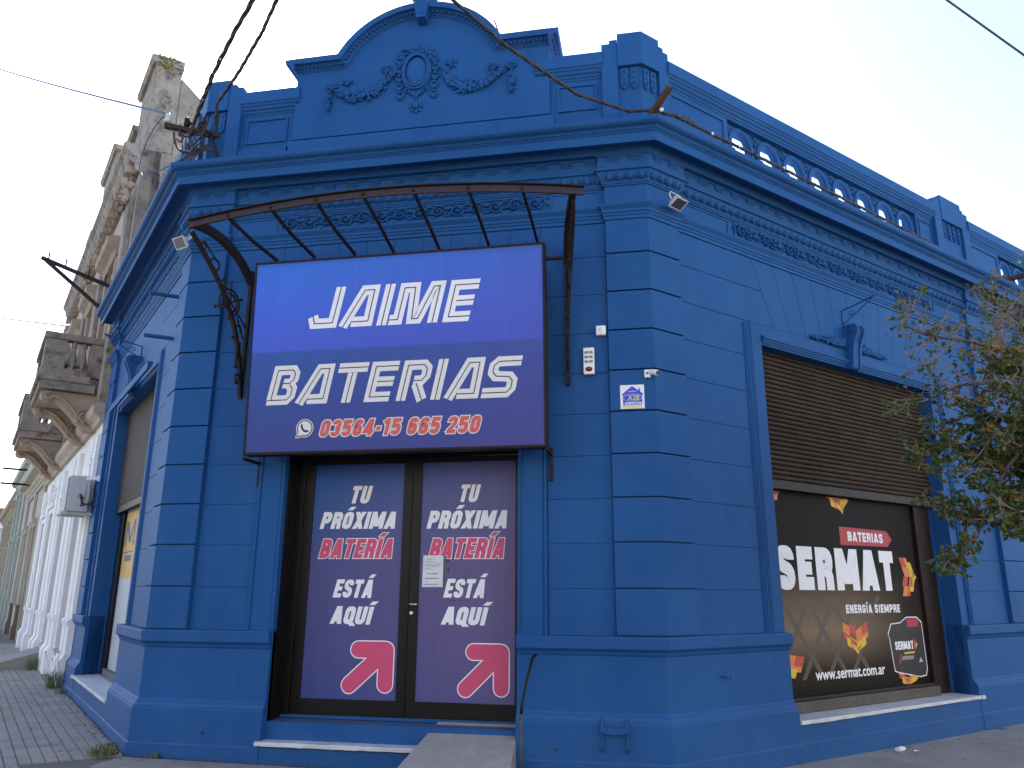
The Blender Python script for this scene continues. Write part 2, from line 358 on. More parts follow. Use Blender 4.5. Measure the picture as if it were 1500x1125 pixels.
def word(name, text, surf, s0, s1, z0, z1, shear, w_, m, parent, grow=0, weight=.118, gap=.075, rise=0, **k):
    """bold condensed word fitted to s0..s1 x z0..z1; stroke weight is even in metres"""
    Hh = z1-z0; tot = sum(GB[c][0] for c in text) + gap*(len(text)-1); kx_ = (s1-s0-shear*Hh)/tot; x = 0; t = weight*Hh*min(1.25, max(.8, kx_/Hh)) ; mb = MB(); W_ = s1-s0
    for c in text:
        wd, sts = GB[c]; X0 = s0 + x*kx_; Wc = wd*kx_
        def mx(a):
            if wd <= .3: return a*kx_
            if a <= .115: return a/.115*t
            if a >= wd-.115: return Wc-(wd-a)/.115*t
            return t + (a-.115)/(wd-.23)*(Wc-2*t)
        for q, st in enumerate(sts):
            pts = [(mx(p[0]), p[1]*Hh if .2 < p[1] < .8 or p[1] in (0,1) or p[1] > 1 or p[1] < 0 else (t if p[1] < .5 else Hh-t)) + ((p[2]*min(kx_,Hh),) if len(p) > 2 else ()) for p in st]
            pl = roundpl(pts); P_ = [Vector(p) for p in pl]; closed = (P_[0]-P_[-1]).length < 1e-6
            if grow and not closed:
                d = (P_[0]-P_[1]).normalized(); P_[0] = P_[0]+d*grow; d = (P_[-1]-P_[-2]).normalized(); P_[-1] = P_[-1]+d*grow
            Lf, Rt = stroke([tuple(p) for p in P_], t+grow)
            if closed:
                d0 = (P_[1]-P_[0]).normalized(); n0 = Vector((-d0.y, d0.x)); Lf[0] = Lf[-1] = P_[0]+n0*(t+grow); Rt[0] = Rt[-1] = P_[0]-n0*(t+grow)
            else:
                for e, f_ in ((0, 1), (-1, -2)):   # cut slanted ends level
                    d = P_[e]-P_[f_]
                    if abs(d.y) > abs(d.x)*.8 and abs(d.x) > 1e-6:
                        for A_ in (Lf, Rt): v = A_[e]; A_[e] = v + d*((P_[e].y - v.y)/d.y)
            n = len(P_); mp = lambda v, q=q: surf(X0+v.x+shear*v.y, z0+v.y+rise*(X0-s0)/W_, w_+.00012*q)
            mb.add([mp(v) for v in Lf]+[mp(v) for v in Rt], [(i, n+i, n+i+1, i+1) for i in range(n-1)])
        x += wd+gap
    return mb.build(name, m, parent, recalc=False, **k)

# ================================================================ SETTING
def gz(x, y): return 0.008 - 0.0096 * max(-6, min(6, x))
def sheet(name, polys, m, z, kind='structure', label=None, cat=None, parent=None, follow=True, thick=0):
    mb = MB()
    for poly in polys:
        n = len(mb.v); mb.v += [Vector((x, y, z + (gz(x, y) if follow else 0))) for x, y in poly]; mb.f.append(list(range(n, n+len(poly))))
    return mb.build(name, m, parent, recalc=False, kind=kind, label=label, cat=cat, local=1)
P2 = lambda fr, s, o: (fr.pt(s, o, 0).x, fr.pt(s, o, 0).y)
sheet('ground', [[(-400,-400),(400,-400),(400,400),(-400,400)]], ASPH, -.16, follow=False)
# roads: two crossing streets, parallel to the two street fronts
sheet('road', [[P2(FR,-60,3.2), P2(FR,90,3.2), P2(FR,90,10.5), P2(FR,-60,10.5)][::-1]], ASPH, -.135, follow=False)
KW = 2.75
def cornerpt(o): # meeting of kerb lines around the chamfer
    return [P2(FL, -o*math.tan(radians(22.5)), o), P2(FR, -o*math.tan(radians(22.5)), o)]
# side pavement on the right street, tiled pavement on the left and round the chamfer
t22 = math.tan(radians(22.5))
pav = thing('pavement', (0, 0, 0), 'tiled pavement along the left street and round the chamfered corner', 'pavement'); pav['kind'] = 'structure'; del pav['category']; del pav['label']
Lx = [0, 6, 14, 30, 60]
polys = [[P2(FL,Lx[i+1],-.35), P2(FL,Lx[i+1],KW), P2(FL,Lx[i] if i else KW*t22*-1,KW), P2(FL,Lx[i],-.35)] for i in range(4)]
polys.append([P2(FL,0,-.35), P2(FL,-KW*t22,KW), P2(FR,-KW*t22,KW), P2(FR,0,-.35)])
sheet('tile_bed', polys, PAVB, -.012, parent=pav, kind=None)
Rx = [0, 4, 9, 20, 60]
sheet('side_pavement', [[P2(FR,Rx[i],-.35), P2(FR,Rx[i] if i else -KW*t22,KW), P2(FR,Rx[i+1],KW), P2(FR,Rx[i+1],-.35)] for i in range(4)], SIDE, .004)
kb = MB()
kpath = [P2(FL,60,KW+.07), P2(FL,-(KW+.07)*t22,KW+.07), P2(FR,-(KW+.07)*t22,KW+.07), P2(FR,60,KW+.07)]
kb.sweep(kpath, [(-.07,-.16),(.07,-.16),(.07,-.01),(.055,.008),(-.07,.008)], XYZ); kb.build('kerb', KERB, kind='structure', local=1)
# ribbed paving tiles, four ribs each
def tile_mesh(i):
    r = random.Random(i); mb = MB(); T = .398
    for k in range(4):
        y0 = -T/2 + k*T/4 + .003; y1 = y0 + T/4 - .006; z = r.uniform(-.0012, .0012)
        a = [(-T/2,y0,-.02),(T/2,y0,-.02),(T/2,y1,-.02),(-T/2,y1,-.02)]
        b = [(-T/2,y0+.002,z),(T/2,y0+.002,z),(T/2,y1-.002,z),(-T/2,y1-.002,z)]
        mb.box8(a+b)
    return local_mesh(mb, 'paving_tile', TILE)
TM = [tile_mesh(i) for i in range(5)]
TILE2 = mat('pale_paving_tile', (.36,.35,.35), .85, var=(.28,.27,.27), vscale=3, bump=.4, bscale=110)
TMP = TM[0].copy(); TMP.materials.clear(); TMP.materials.append(TILE2)
rest = MB(); ntile = 0; rg = random.Random(3)
for fr, srange, orange_ in ((FL, range(-3, 42), range(0, 6)), (FC, range(-7, 7), range(0, 4))):
    for i in srange:
        for j in orange_:
            s = (i+.5)*.4 + (.0 if fr is FL else .0); o = .06 + (j+.5)*.4 + .2
            if fr is FL and s < -o*t22 + .22: continue
            if fr is FC and abs(s) > A + o*t22 - .30: continue
            if fr is FC and j == 0: o = .26+.06-.0
            p = fr.pt(s, o - (.2 if fr is FL else 0), 0)
            z = gz(p.x, p.y) + rg.uniform(-.0015, .0015)
            if ntile < 300 and s < 18:
                me = TMP if (fr is FL and (i, j) in ((4, 3), (5, 3))) else TM[rg.randrange(5)]
                if fr is FL and s > 16: pass
                o_ = inst(me, 'paving_tile', pav, (p.x, p.y, z), fr.ang())
                o_.rotation_euler = (rg.uniform(-.004,.004), rg.uniform(-.004,.004) + (.0096 if abs(p.x) < 6 else 0)*cos(fr.ang()), fr.ang() + rg.uniform(-.004,.004))
                ntile += 1
            else:
                c = p; ht = .199
                for k in range(4):
                    y0 = -ht + k*.0995 + .003; y1 = y0 + .0995 - .006
                    q = [c + Vector((fr.t.x*a + fr.n.x*b, fr.t.y*a + fr.n.y*b, z)) for a, b in ((-ht,y0),(ht,y0),(ht,y1),(-ht,y1))]
                    rest.add(q, [(0,1,2,3)])
if rest.f: rest.build('far_tiles', TILE, pav, kind='stuff', recalc=False)

# ================================================================ BLUE CORNER BUILDING
B = thing('corner_shop_building', (0, .3, 0), 'blue painted one-storey corner shop building with chamfered entrance bay, cornice and pierced parapet', 'building')
LE = 5.45; RE = 12.4
def P(name, mb, m=BLUE, parent=None, **k): return mb.build(name, m, parent or B, **k)
# --- backing walls (o from -.36 to -.06), with the openings left free
OL0, OL1 = 1.43, 4.30; OR0, OR1 = 1.62, 4.95; OT = 3.97; DB = .30
mb = MB(); t0 = .06*t22; t3 = .36*t22
def wallpiece(mb, fr, s0, s1, z0, z1, e0=0, e1=0): # e: +1 when the end is at a chamfer corner
    a0, b0 = (s0 + (t0 if e0 else 0)), (s0 + (t3 if e0 else 0)); a1, b1 = (s1 - (t0 if e1 else 0)), (s1 - (t3 if e1 else 0))
    mb.box8([fr.pt(a0,-.06,z0), fr.pt(a1,-.06,z0), fr.pt(b1,-.36,z0), fr.pt(b0,-.36,z0), fr.pt(a0,-.06,z1), fr.pt(a1,-.06,z1), fr.pt(b1,-.36,z1), fr.pt(b0,-.36,z1)])
ZT = 5.83
wallpiece(mb, FC, -A, -1.13, -.1, ZT, 1, 0); wallpiece(mb, FC, 1.13, A, -.1, ZT, 0, 1); wallpiece(mb, FC, -1.13, 1.13, 2.78, ZT); wallpiece(mb, FC, -1.13, 1.13, -.1, .335)
P('wall', mb)
mb = MB(); wallpiece(mb, FR, 0, OR0, -.1, ZT, 1, 0); wallpiece(mb, FR, OR1, 8.0, -.1, ZT); wallpiece(mb, FR, OR0, OR1, OT, ZT); wallpiece(mb, FR, OR0, OR1, -.1, DB); wallpiece(mb, FR, 11.2, RE, -.1, ZT); wallpiece(mb, FR, 8.0, 11.2, OT, ZT); wallpiece(mb, FR, 8.0, 11.2, -.1, DB)
P('wall', mb)
mb = MB()
for a, b, z0, z1, e in ((0, OL0, -.1, ZT, 1), (OL1, LE, -.1, ZT, 0), (OL0, OL1, OT, ZT, 0), (OL0, OL1, -.1, DB, 0)): wallpiece(mb, FL, a, b, z0, z1, e, 0)
P('wall', mb)
# roof and rear walls, unseen, added to keep light out of the shell
bl = FL.pt(LE, -.36, 0); br = FR.pt(RE, -.36, 0)
mb = MB(); poly = [FL.pt(LE,-.2,0), FL.pt(-.2*t22*-1,-.2,0), FR.pt(.2*t22,-.2,0), FR.pt(RE,-.2,0), FR.pt(RE,-7,0), FL.pt(LE,-7,0)]
mb.prism([(p.x, p.y) for p in poly], XYZ, 5.62, 5.80); P('roof', mb, ROOF)
P('wall', MB().fb(FR, RE-.25, RE, -7, -.37, -.1, 5.6)); P('wall', MB().fb(FL, LE-.25, LE, -7, -.37, -.1, 5.6))
# --- path helpers
def brk(items): return [P2(f, s, o) for f, s, o in items]
CRN_L = (FC, -A, 0); CRN_R = (FC, A, 0)
pathB = brk([(FL,LE,0),(FL,4.85,0),(FL,4.85,-.05),(FL,.40,-.05),(FL,.40,0),CRN_L,(FC,-1.98,0),(FC,-1.98,-.05),(FC,1.98,-.05),(FC,1.98,0),CRN_R,(FR,.41,0),(FR,.41,-.05),(FR,6.15,-.05),(FR,6.15,0),(FR,6.75,0),(FR,6.75,-.05),(FR,RE,-.05)])
pathS = brk([(FL,LE,0),CRN_L,CRN_R,(FR,RE,0)])
# --- dado and plinth pieces between the openings
dado = [(-.30,-.12),(.052,-.12),(.052,.135),(.042,.142),(.040,.42),(.034,.435),(.030,.452),(.012,.470),(-.004,.498),(-.012,.505),(-.012,.945),(-.002,.952),(.006,.975),(.012,.985),(.030,.995),(.036,1.005),(.036,1.085),(.028,1.10),(-.30,1.10)]
def dadop(pts): mb = MB(); mb.sweep(brk(pts), dado, XYZ); P('dado', mb, bevel=.004, seg=1)
dadop([(FL,LE,0),(FL,OL1,0)]); dadop([(FL,OL0,0),CRN_L,(FC,-1.13,0)]); dadop([(FC,1.13,0),CRN_R,(FR,OR0,0)]); dadop([(FR,OR1,0),(FR,8.0,0)]); dadop([(FR,11.2,0),(FR,RE,0)])
low = [(-.30,-.12),(.045,-.12),(.045,.135),(.036,.142),(.036,.296),(-.30,.296)]
for a, b in (((FL,OL1-.002,0),(FL,OL0+.002,0)), ((FR,OR0+.002,0),(FR,OR1-.002,0)), ((FR,8.002,0),(FR,11.198,0))):
    mb = MB(); mb.sweep(brk([a, b]), low, XYZ); P('wall_base', mb)
mb = MB(); mb.sweep(brk([(FC,-1.128,0),(FC,1.128,0)]), [(-.36,-.12),(.045,-.12),(.045,.135),(.036,.142),(.036,.150),(-.36,.150)], XYZ); P('wall_base', mb)
# --- rusticated quoins wrapping the corners
H = .385
def courses(z1=4.915): 
    out = []; z = 1.10
    while z < z1 - .05: out.append((z, min(z+H, z1))); z += H
    return out
def quoin_poly(side):
    f, sg = (FR, 1) if side == 'R' else (FL, -1)
    return [P2(f,.405,-.07), P2(f,.405,0), (sg*A,0), P2(FC,sg*1.98,0), P2(FC,sg*1.98,-.07), (sg*(A-.07*t22), .07)]
def prof_block(mb, path, z0, z1, g=.011, k=.012):
    # face leans out a little towards its lower edge, deep shadow gap under it
    mb.sweep(path, [(-.07,z0),(-.034,z0),(-.034,z0+g),(.002,z0+g+.001),(.0,z1-.004),(-.004,z1),(-.07,z1)], XYZ)
for side in 'LR':
    for z0, z1 in courses():
        mb = MB()
        path = brk([(FL,.402,0),CRN_L,(FC,-1.98,0)]) if side == 'L' else brk([(FC,1.98,0),CRN_R,(FR,.408,0)])
        prof_block(mb, path, z0, z1); P('quoin', mb, bevel=.0035, seg=2)
for fr, a, b in ((FL,LE,4.85),(FR,6.15,6.75)):
    for z0, z1 in courses():
        mb = MB(); prof_block(mb, brk([(fr,a,0),(fr,b,0)]), z0, z1); P('quoin', mb, bevel=.0035, seg=2)
# --- coursed wall blocks
def block(fr, pts, g=.0022, z=None):
    """pts: polygon in (s, z); shrunk by g, face at -.05"""
    c = Vector((sum(p[0] for p in pts)/len(pts), sum(p[1] for p in pts)/len(pts)))
    n = len(pts); q = []
    for i in range(n):
        p0, p1, p2 = Vector(pts[i-1]), Vector(pts[i]), Vector(pts[(i+1)%n])
        d1 = (p1-p0).normalized(); d2 = (p2-p1).normalized(); n1 = Vector((-d1.y,d1.x)); n2 = Vector((-d2.y,d2.x))
        if (c-p1).dot(n1) < 0: n1 = -n1
        if (c-p1).dot(n2) < 0: n2 = -n2
        q.append(p1 + (n1+n2)/(1+n1.dot(n2))*g)
    mb = MB(); off = random.uniform(-.0006,.0006)
    mb.prism([(p.x,p.y) for p in q], lambda a, b, w: fr.pt(a, w, b), -.0635, -.0515+off)
    return P('wall_block', mb, bevel=.002, seg=1)
for z0, z1 in courses():
    if z0 < 2.7:
        block(FC, [(-1.975,z0),(-1.398,z0),(-1.398,z1),(-1.975,z1)]); block(FC, [(1.398,z0),(1.975,z0),(1.975,z1),(1.398,z1)])
    elif z0 < 4.1:
        for k in range(4): block(FC, [(-1.975+k*.9875,z0),(-1.975+(k+1)*.9875,z0),(-1.975+(k+1)*.9875,z1),(-1.975+k*.9875,z1)])
    elif z0 < 4.5:
        block(FC, [(-1.975,z0),(-1.2,z0),(-1.2,z1),(-1.975,z1)]); block(FC, [(1.2,z0),(1.975,z0),(1.975,z1),(1.2,z1)])
    else:
        block(FC, [(-1.975,z0),(-1.35,z0),(-1.35,z1),(-1.975,z1)]); block(FC, [(1.35,z0),(1.975,z0),(1.975,z1),(1.35,z1)])
zv0, zv1 = 4.18, 4.915
tops = [-1.35+2.7*k/9 for k in range(10)]; bots = [-1.2+2.4*k/9 for k in range(10)]
for k in range(9): block(FC, [(bots[k],zv0),(bots[k+1],zv0),(tops[k+1],zv1),(tops[k],zv1)])
def bay_blocks(fr, a0, o0, o1, b1, n):
    """coursed blocks either side of a window and the fanned flat arch over it"""
    c = (o0+o1)/2; hw = (o1-o0)/2
    bo = [c + (hw-.24)*(2*k/n-1) for k in range(n+1)]; to = [c + (hw+.06)*(2*k/n-1) for k in range(n+1)]
    for z0, z1 in courses():
        if z0 < 4.1:
            block(fr, [(a0,z0),(o0-.29,z0),(o0-.29,z1),(a0,z1)]); block(fr, [(o1+.29,z0),(b1,z0),(b1,z1),(o1+.29,z1)])
        else:
            f0 = lambda z: bo[0] + (to[0]-bo[0])*(z-zv0)/(zv1-zv0); f1 = lambda z: bo[-1] + (to[-1]-bo[-1])*(z-zv0)/(zv1-zv0)
            block(fr, [(a0,z0),(f0(z0),z0),(f0(z1),z1),(a0,z1)]); block(fr, [(f1(z0),z0),(b1,z0),(b1,z1),(f1(z1),z1)])
    for k in range(n): block(fr, [(bo[k],zv0),(bo[k+1],zv0),(to[k+1],zv1),(to[k],zv1)])
bay_blocks(FR, .415, OR0, OR1, 6.145, 10); bay_blocks(FL, .405, OL0, OL1, 4.845, 8); bay_blocks(FR, 6.755, 8.0, 11.2, RE, 10)
# --- window surrounds: flat band, ribbed outer strip, stepped moulding under the lintel
def surround(fr, o0, o1):
    for sg, e in ((-1, o0), (1, o1)):
        mb = MB(); a, b = sorted((e+sg*.001, e+sg*.165)); mb.fb(fr, a, b, -.07, -.045, 1.101, 4.178); P('window_architrave', mb, bevel=.003, seg=1)
        mb = MB(); pts = []
        x = [.166,.166,.178,.182,.194,.200,.212,.218,.232,.236,.250,.256,.270,.276,.288]
        w = [-.07,-.028,-.028,-.036,-.036,-.022,-.022,-.034,-.034,-.022,-.022,-.036,-.036,-.048,-.07]
        poly = [(e+sg*a, b) for a, b in zip(x, w)]
        mb.prism(poly, lambda a, b, z: fr.pt(a, b, z), 1.101, 4.15); P('window_moulding', mb)
    mb = MB(); mb.fb(fr, o0, o1, -.07, -.045, OT+.085, 4.178); P('window_architrave', mb, bevel=.003, seg=1)
    mb = MB(); mb.sweep(brk([(fr,o0,0),(fr,o1,0)]), [(-.07,OT-.012),(-.050,OT-.012),(-.046,OT+.004),(-.034,OT+.008),(-.034,OT+.024),(-.022,OT+.030),(-.022,OT+.046),(-.010,OT+.052),(-.006,OT+.068),(-.016,OT+.084),(-.07,OT+.084)], XYZ); P('window_moulding', mb)
surround(FR, OR0, OR1); surround(FL, OL0, OL1); surround(FR, 8.0, 11.2)
# door architrave
for sg in (-1, 1):
    mb = MB(); x = [1.131,1.131,1.150,1.156,1.168,1.174,1.350,1.356,1.366,1.372,1.392,1.392]; w_ = [-.07,-.030,-.030,-.040,-.040,-.034,-.034,-.042,-.042,-.024,-.024,-.07]
    mb.prism([(sg*a, b) for a, b in zip(x, w_)], lambda a, b, z: FC.pt(a, b, z), 1.101, 2.93); P('door_architrave', mb)
mb = MB(); mb.fb(FC, -1.392, 1.392, -.07, -.03, 2.931, 3.02); P('door_architrave', mb)
# --- entablature: architrave, frieze, egg band, bracket band, cornice
def ent(name, prof, path=pathB): mb = MB(); mb.sweep(path, prof, XYZ); return P(name, mb)
ent('architrave', [(-.1,4.916),(.010,4.916),(.010,4.948),(.020,4.956),(.020,4.978),(.030,4.984),(.030,5.008),(.034,5.014),(.050,5.034),(.060,5.048),(.060,5.064),(-.1,5.064)])
ent('frieze', [(-.1,5.064),(0,5.064),(0,5.272),(-.1,5.272)])
ent('frieze_fillet', [(-.1,5.272),(.014,5.272),(.014,5.286),(.024,5.292),(.024,5.306),(-.1,5.306)])
eb = ent('egg_band', [(-.1,5.306),(.026,5.306),(.030,5.322),(.048,5.350),(.070,5.398),(.092,5.404),(.092,5.420),(-.1,5.420)])
bb = ent('bracket_band', [(-.1,5.420),(.060,5.420),(.060,5.560),(.074,5.566),(.074,5.578),(-.1,5.578)])
ent('cornice', [(-.2,5.578),(.076,5.578),(.090,5.645),(.208,5.650),(.212,5.597),(.236,5.597),(.236,5.686),(.244,5.690),(.244,5.698),(.254,5.702),(.254,5.712),(.266,5.716),(.270,5.728),(.284,5.738),(.306,5.744),(.326,5.760),(.334,5.778),(.334,5.806),(.30,5.816),(-.2,5.835)], pathS)
# eggs, darts, brackets along every straight run
egg = MB(); egg.blob((0,0,0), (.036,.034,.048), ico=ICO2); EGG = local_mesh(egg, 'egg', BLUE, smooth=True)
rib = MB()
rib.tube([(.042*cos(a), .004, .050*sin(a)+.006) for a in [radians(t) for t in range(-180, 1, 22)]], .006, 5)
rib.box8([(-.058,.0,-.045),(-.048,.0,-.045),(-.050,.016,-.038),(-.056,.016,-.038),(-.062,.0,.04),(-.044,.0,.04),(-.048,.016,.04),(-.058,.016,.04)])
RIB = local_mesh(rib, 'egg_surround', BLUE)
brm = MB()
for k, (zz, hw, pr) in enumerate(((.020,.050,.020),(.0,.062,.014),(-.020,.050,.008))): brm.box8([(-hw,0,zz-.006),(hw,0,zz-.006),(hw,pr,zz-.006),(-hw,pr,zz-.006),(-hw,0,zz+.006),(hw,0,zz+.006),(hw,pr+.004,zz+.006),(-hw,pr+.004,zz+.006)])
BRM = local_mesh(brm, 'bracket_block', BLUE)
runs = [(FL,0,.40,0),(FL,.40,4.85,-.05),(FL,4.85,LE,0),(FC,-A,-1.98,0),(FC,-1.98,1.98,-.05),(FC,1.98,A,0),(FR,0,.41,0),(FR,.41,6.15,-.05),(FR,6.15,6.75,0),(FR,6.75,RE,-.05)]
negg = 0; ribs = MB(); eggs_rest = MB()
for fr, a, b, oo in runs:
    n = max(2, round((b-a)/.112)); st = (b-a)/n
    for i in range(n):
        s = a + (i+.5)*st; p = fr.pt(s, oo+.044, 5.362)
        yaw = fr.ang() + pi
        far = (fr is FR and s > 7.5)
        for src, mbk in (((egg, eggs_rest) if far else (None, None)), (rib, ribs)):
            if src is None: continue
            Mx = Matrix.Rotation(yaw, 3, 'Z'); mbk.add([p + Mx @ q for q in src.v], src.f)
        if not far: inst(EGG, 'egg', eb, p, yaw); negg += 1
    n = max(1, round((b-a)/.245)); st = (b-a)/n
    for i in range(n):
        s = a + (i+.5)*st; inst(BRM, 'bracket_block', bb, fr.pt(s, oo+.060, 5.530), fr.ang()+pi)
ribs.build('egg_surrounds', BLUE, eb, kind='stuff', recalc=False)
if eggs_rest.f: eggs_rest.build('far_eggs', BLUE, eb, kind='stuff', smooth=True, recalc=False)
# --- frieze panels with scrolls
def spiral(turns, r0, r1, a0, sgn, cx, cz, n=14): return [(cx + (r0+(r1-r0)*i/n)*cos(a0+sgn*turns*2*pi*i/n), .004 + .006*i/n, cz + (r0+(r1-r0)*i/n)*sin(a0+sgn*turns*2*pi*i/n)) for i in range(n+1)]
sm = MB()
sm.tube(spiral(1.35,.075,.016,pi,-1,0,0), [.013-.004*i/14 for i in range(15)], 5)
sm.tube([(-.14,.004,-.045),(-.11,.006,-.07),(-.075,.006,-.05),(-.072,.006,-.01)], [.004,.008,.010,.010], 5)
sm.blob((0,.006,0), (.018,.014,.018))
for a in range(0, 360, 60): sm.blob((.03*cos(radians(a)), .006, .03*sin(radians(a))), (.011,.009,.011))
for x, z, a in ((.08,.055,.6),(.095,-.02,-.4),(-.06,.065,2.2),(.05,-.075,-1.0),(-.115,.02,2.8),(-.10,-.05,3.5),(.11,.02,.1)):
    sm.blob((x,.004,z), (.030,.011,.013), Matrix.Rotation(-a, 3, 'Y'))
SCR = local_mesh(sm, 'scroll', BLUE, smooth=True)
sm2 = MB(); sm2.v = [Vector((p.x, p.y, -p.z)) for p in sm.v]; sm2.f = [f[::-1] for f in sm.f]; SCR2 = local_mesh(sm2, 'scroll', BLUE, smooth=True)
rose = MB(); rose.blob((0,.008,0), (.022,.018,.022))
for a in range(0, 360, 45): rose.blob((.04*cos(radians(a)), .005, .05*sin(radians(a))), (.016,.010,.022), Matrix.Rotation(-radians(a)+pi/2, 3, 'Y'))
ROSE = local_mesh(rose, 'rosette', BLUE, smooth=True)
def frieze_panel(fr, s0, s1, square):
    mb = MB(); g = .016
    for a, b, c, d in ((s0-g,s1+g,5.085,5.085+g),(s0-g,s1+g,5.262-g,5.262),(s0-g,s0,5.085+g,5.262-g),(s1,s1+g,5.085+g,5.262-g)): mb.fb(fr, a, b, -.055, -.034, c, d)
    pan = P('frieze_panel', mb)
    n = round((s1-s0)/.205); st = (s1-s0)/n
    for i in range(n):
        p = fr.pt(s0+(i+.5)*st, -.05, 5.174)
        if square and i % 2: inst(ROSE, 'rosette', pan, p, fr.ang()+pi, scale=(1.5,1.8,1.5))
        else: inst(SCR if i % 2 == 0 else SCR2, 'scroll', pan, p, fr.ang()+pi, scale=(1.05,2.0,.98))
frieze_panel(FC, -1.39, 1.39, False); frieze_panel(FR, 1.32, 5.24, True); frieze_panel(FL, .95, 4.30, True); frieze_panel(FR, 7.7, 11.5, True)
for fr, a, b in ((FC,-1.93,-1.45),(FC,1.45,1.93),(FR,.47,1.22),(FR,5.34,6.08),(FL,.46,.85),(FL,4.40,4.79)):
    mb = MB(); g = .012
    for p, q, c, d in ((a,b,5.09,5.09+g),(a,b,5.255-g,5.255),(a,a+g,5.09+g,5.255-g),(b-g,b,5.09+g,5.255-g)): mb.fb(fr, p, q, -.055, -.040, c, d)
    P('frieze_panel', mb)
# ================================================================ parapet
mb = MB(); mb.sweep(pathS, [(-.28,5.80),(-.02,5.80),(-.02,5.93),(-.28,5.93)], XYZ); P('parapet_base', mb)
def pwall(fr, a, b, z0=5.93, z1=6.53): mb = MB(); mb.fb(fr, a, b, -.25, -.05, z0, z1); return P('parapet_wall', mb)
rail = [(-.27,6.53),(-.045,6.53),(-.036,6.552),(-.024,6.558),(-.024,6.578),(-.008,6.590),(.0,6.600),(.0,6.618),(.014,6.628),(.022,6.648),(.034,6.654),(.034,6.79),(.024,6.80),(-.27,6.80)]
def prail(fr, a, b): mb = MB(); mb.sweep(brk([(fr,a,0),(fr,b,0)] if fr is not FL else [(fr,b,0),(fr,a,0)]), rail, XYZ); P('parapet_rail', mb, bevel=.003, seg=1)
def ppanel(fr, a, b, z0, z1, m_=.07):
    mb = MB(); g = .02; a += m_; b -= m_; z0 += .05; z1 -= .05
    for p, q, c, d in ((a,b,z0,z0+g),(a,b,z1-g,z1),(a,a+g,z0+g,z1-g),(b-g,b,z0+g,z1-g)): mb.fb(fr, p, q, -.055, -.034, c, d)
    P('parapet_panel', mb)
pwall(FR,.36,1.34); pwall(FR,5.22,5.66); pwall(FR,6.6,7.6); pwall(FR,11.4,RE); pwall(FC,1.3,2.0); pwall(FC,-2.0,-1.3); pwall(FL,.36,1.2); pwall(FL,4.45,LE)
ppanel(FR,.36,1.34,5.97,6.53); ppanel(FR,5.22,5.66,5.97,6.53,.05); ppanel(FR,6.6,7.6,5.97,6.53)
ppanel(FC,1.47,1.99,6.13,6.53,.06); ppanel(FC,-1.99,-1.38,6.13,6.53,.06)
prail(FR,.36,5.67); prail(FR,6.59,RE); prail(FC,1.3,2.0); prail(FC,-2.0,-1.3); prail(FL,.36,LE)
for a, b in ((1.50,2.0),(-2.0,-1.42)): P('parapet_base', MB().fb(FC, a, b, -.24, -.01, 5.93, 6.10))
# pierced balustrade arches
U = .466
def arch_unit():
    mb = MB(); n = 28; hw = U/2 - .0005; h0, h1 = -.34, .25
    hole = []; out = []
    for i in range(n):
        a = 2*pi*i/n + pi/2; r = .158 if sin(a) > -.2 else .158 - .02*(-sin(a)-.2)
        x = r*cos(a)*.92; z = r*1.22*sin(a) - .01
        # cusps left and right, low down
        if abs(abs(atan2(sin(a), cos(a))+pi/2) - .95) < .15: x *= .72; z *= .85
        hole.append((x, z))
        k = 1/max(abs(cos(a))/hw, abs(sin(a))/(h1 if sin(a) > 0 else -h0)); out.append((k*cos(a), k*sin(a)))
    for (yy0, yy1) in ((0, -.05),):
        vs_ = [(x, yy0, z) for x, z in hole] + [(x, yy0, z) for x, z in out] + [(x, yy1, z) for x, z in hole] + [(x, yy1, z) for x, z in out]
        fs = []
        for i in range(n):
            j = (i+1) % n
            fs += [(i, j, n+j, n+i), (2*n+i, 3*n+i, 3*n+j, 2*n+j), (i, 2*n+i, 2*n+j, j), (n+i, n+j, 3*n+j, 3*n+i)]
        mb.add(vs_, fs)
    rp = []
    for i in range(-3, 20):
        a = pi*i/16; rp.append((.193*cos(a), 0.0, .193*1.17*sin(a) - .01))
    # moulded ring, square in section
    for q in range(len(rp)-1):
        p0, p1 = Vector(rp[q]), Vector(rp[q+1])
        def off(p, k): v = Vector((p.x, 0, p.z/1.2)); v.normalize(); return p + Vector((v.x*k, 0, v.z*k*1.1))
        mb.box8([off(p0,-.034), off(p1,-.034), off(p1,.016), off(p0,.016), off(p0,-.030)+Vector((0,.035,0)), off(p1,-.030)+Vector((0,.035,0)), off(p1,.014)+Vector((0,.03,0)), off(p0,.014)+Vector((0,.03,0))])
    for sx in (-1, 1):
        mb.tube([(sx*.20,.012,-.06),(sx*.165,.02,-.11),(sx*.12,.025,-.10),(sx*.115,.02,-.06),(sx*.14,.02,-.05)], [.02,.02,.018,.014,.010], 6)
        mb.tube([(sx*.20,.012,-.12),(sx*.17,.02,-.19),(sx*.12,.02,-.20)], [.02,.02,.01], 6)
        for x, z, a, l in ((.215,.14,1.2,.045),(.222,.06,1.5,.035),(.19,.19,.9,.03),(.21,.0,1.6,.03)): mb.blob((sx*x,.012,z), (l,.016,.016), Matrix.Rotation(-a if sx > 0 else a, 3, 'Y'))
    return local_mesh(mb, 'pierced_arch', BLUE)
ARCH = arch_unit()
def balustrade(fr, s0, s1, n):
    bal = P('balustrade', MB().fb(fr, s0, s1, -.24, -.12, 5.93, 5.955))
    st = (s1-s0)/n
    for i in range(n): inst(ARCH, 'pierced_arch', bal, fr.pt(s0+(i+.5)*st, -.105, 6.275), fr.ang()+pi, scale=(st/U,1,1))
    for e, sg in ((s0,-1),(s1,1)): pass
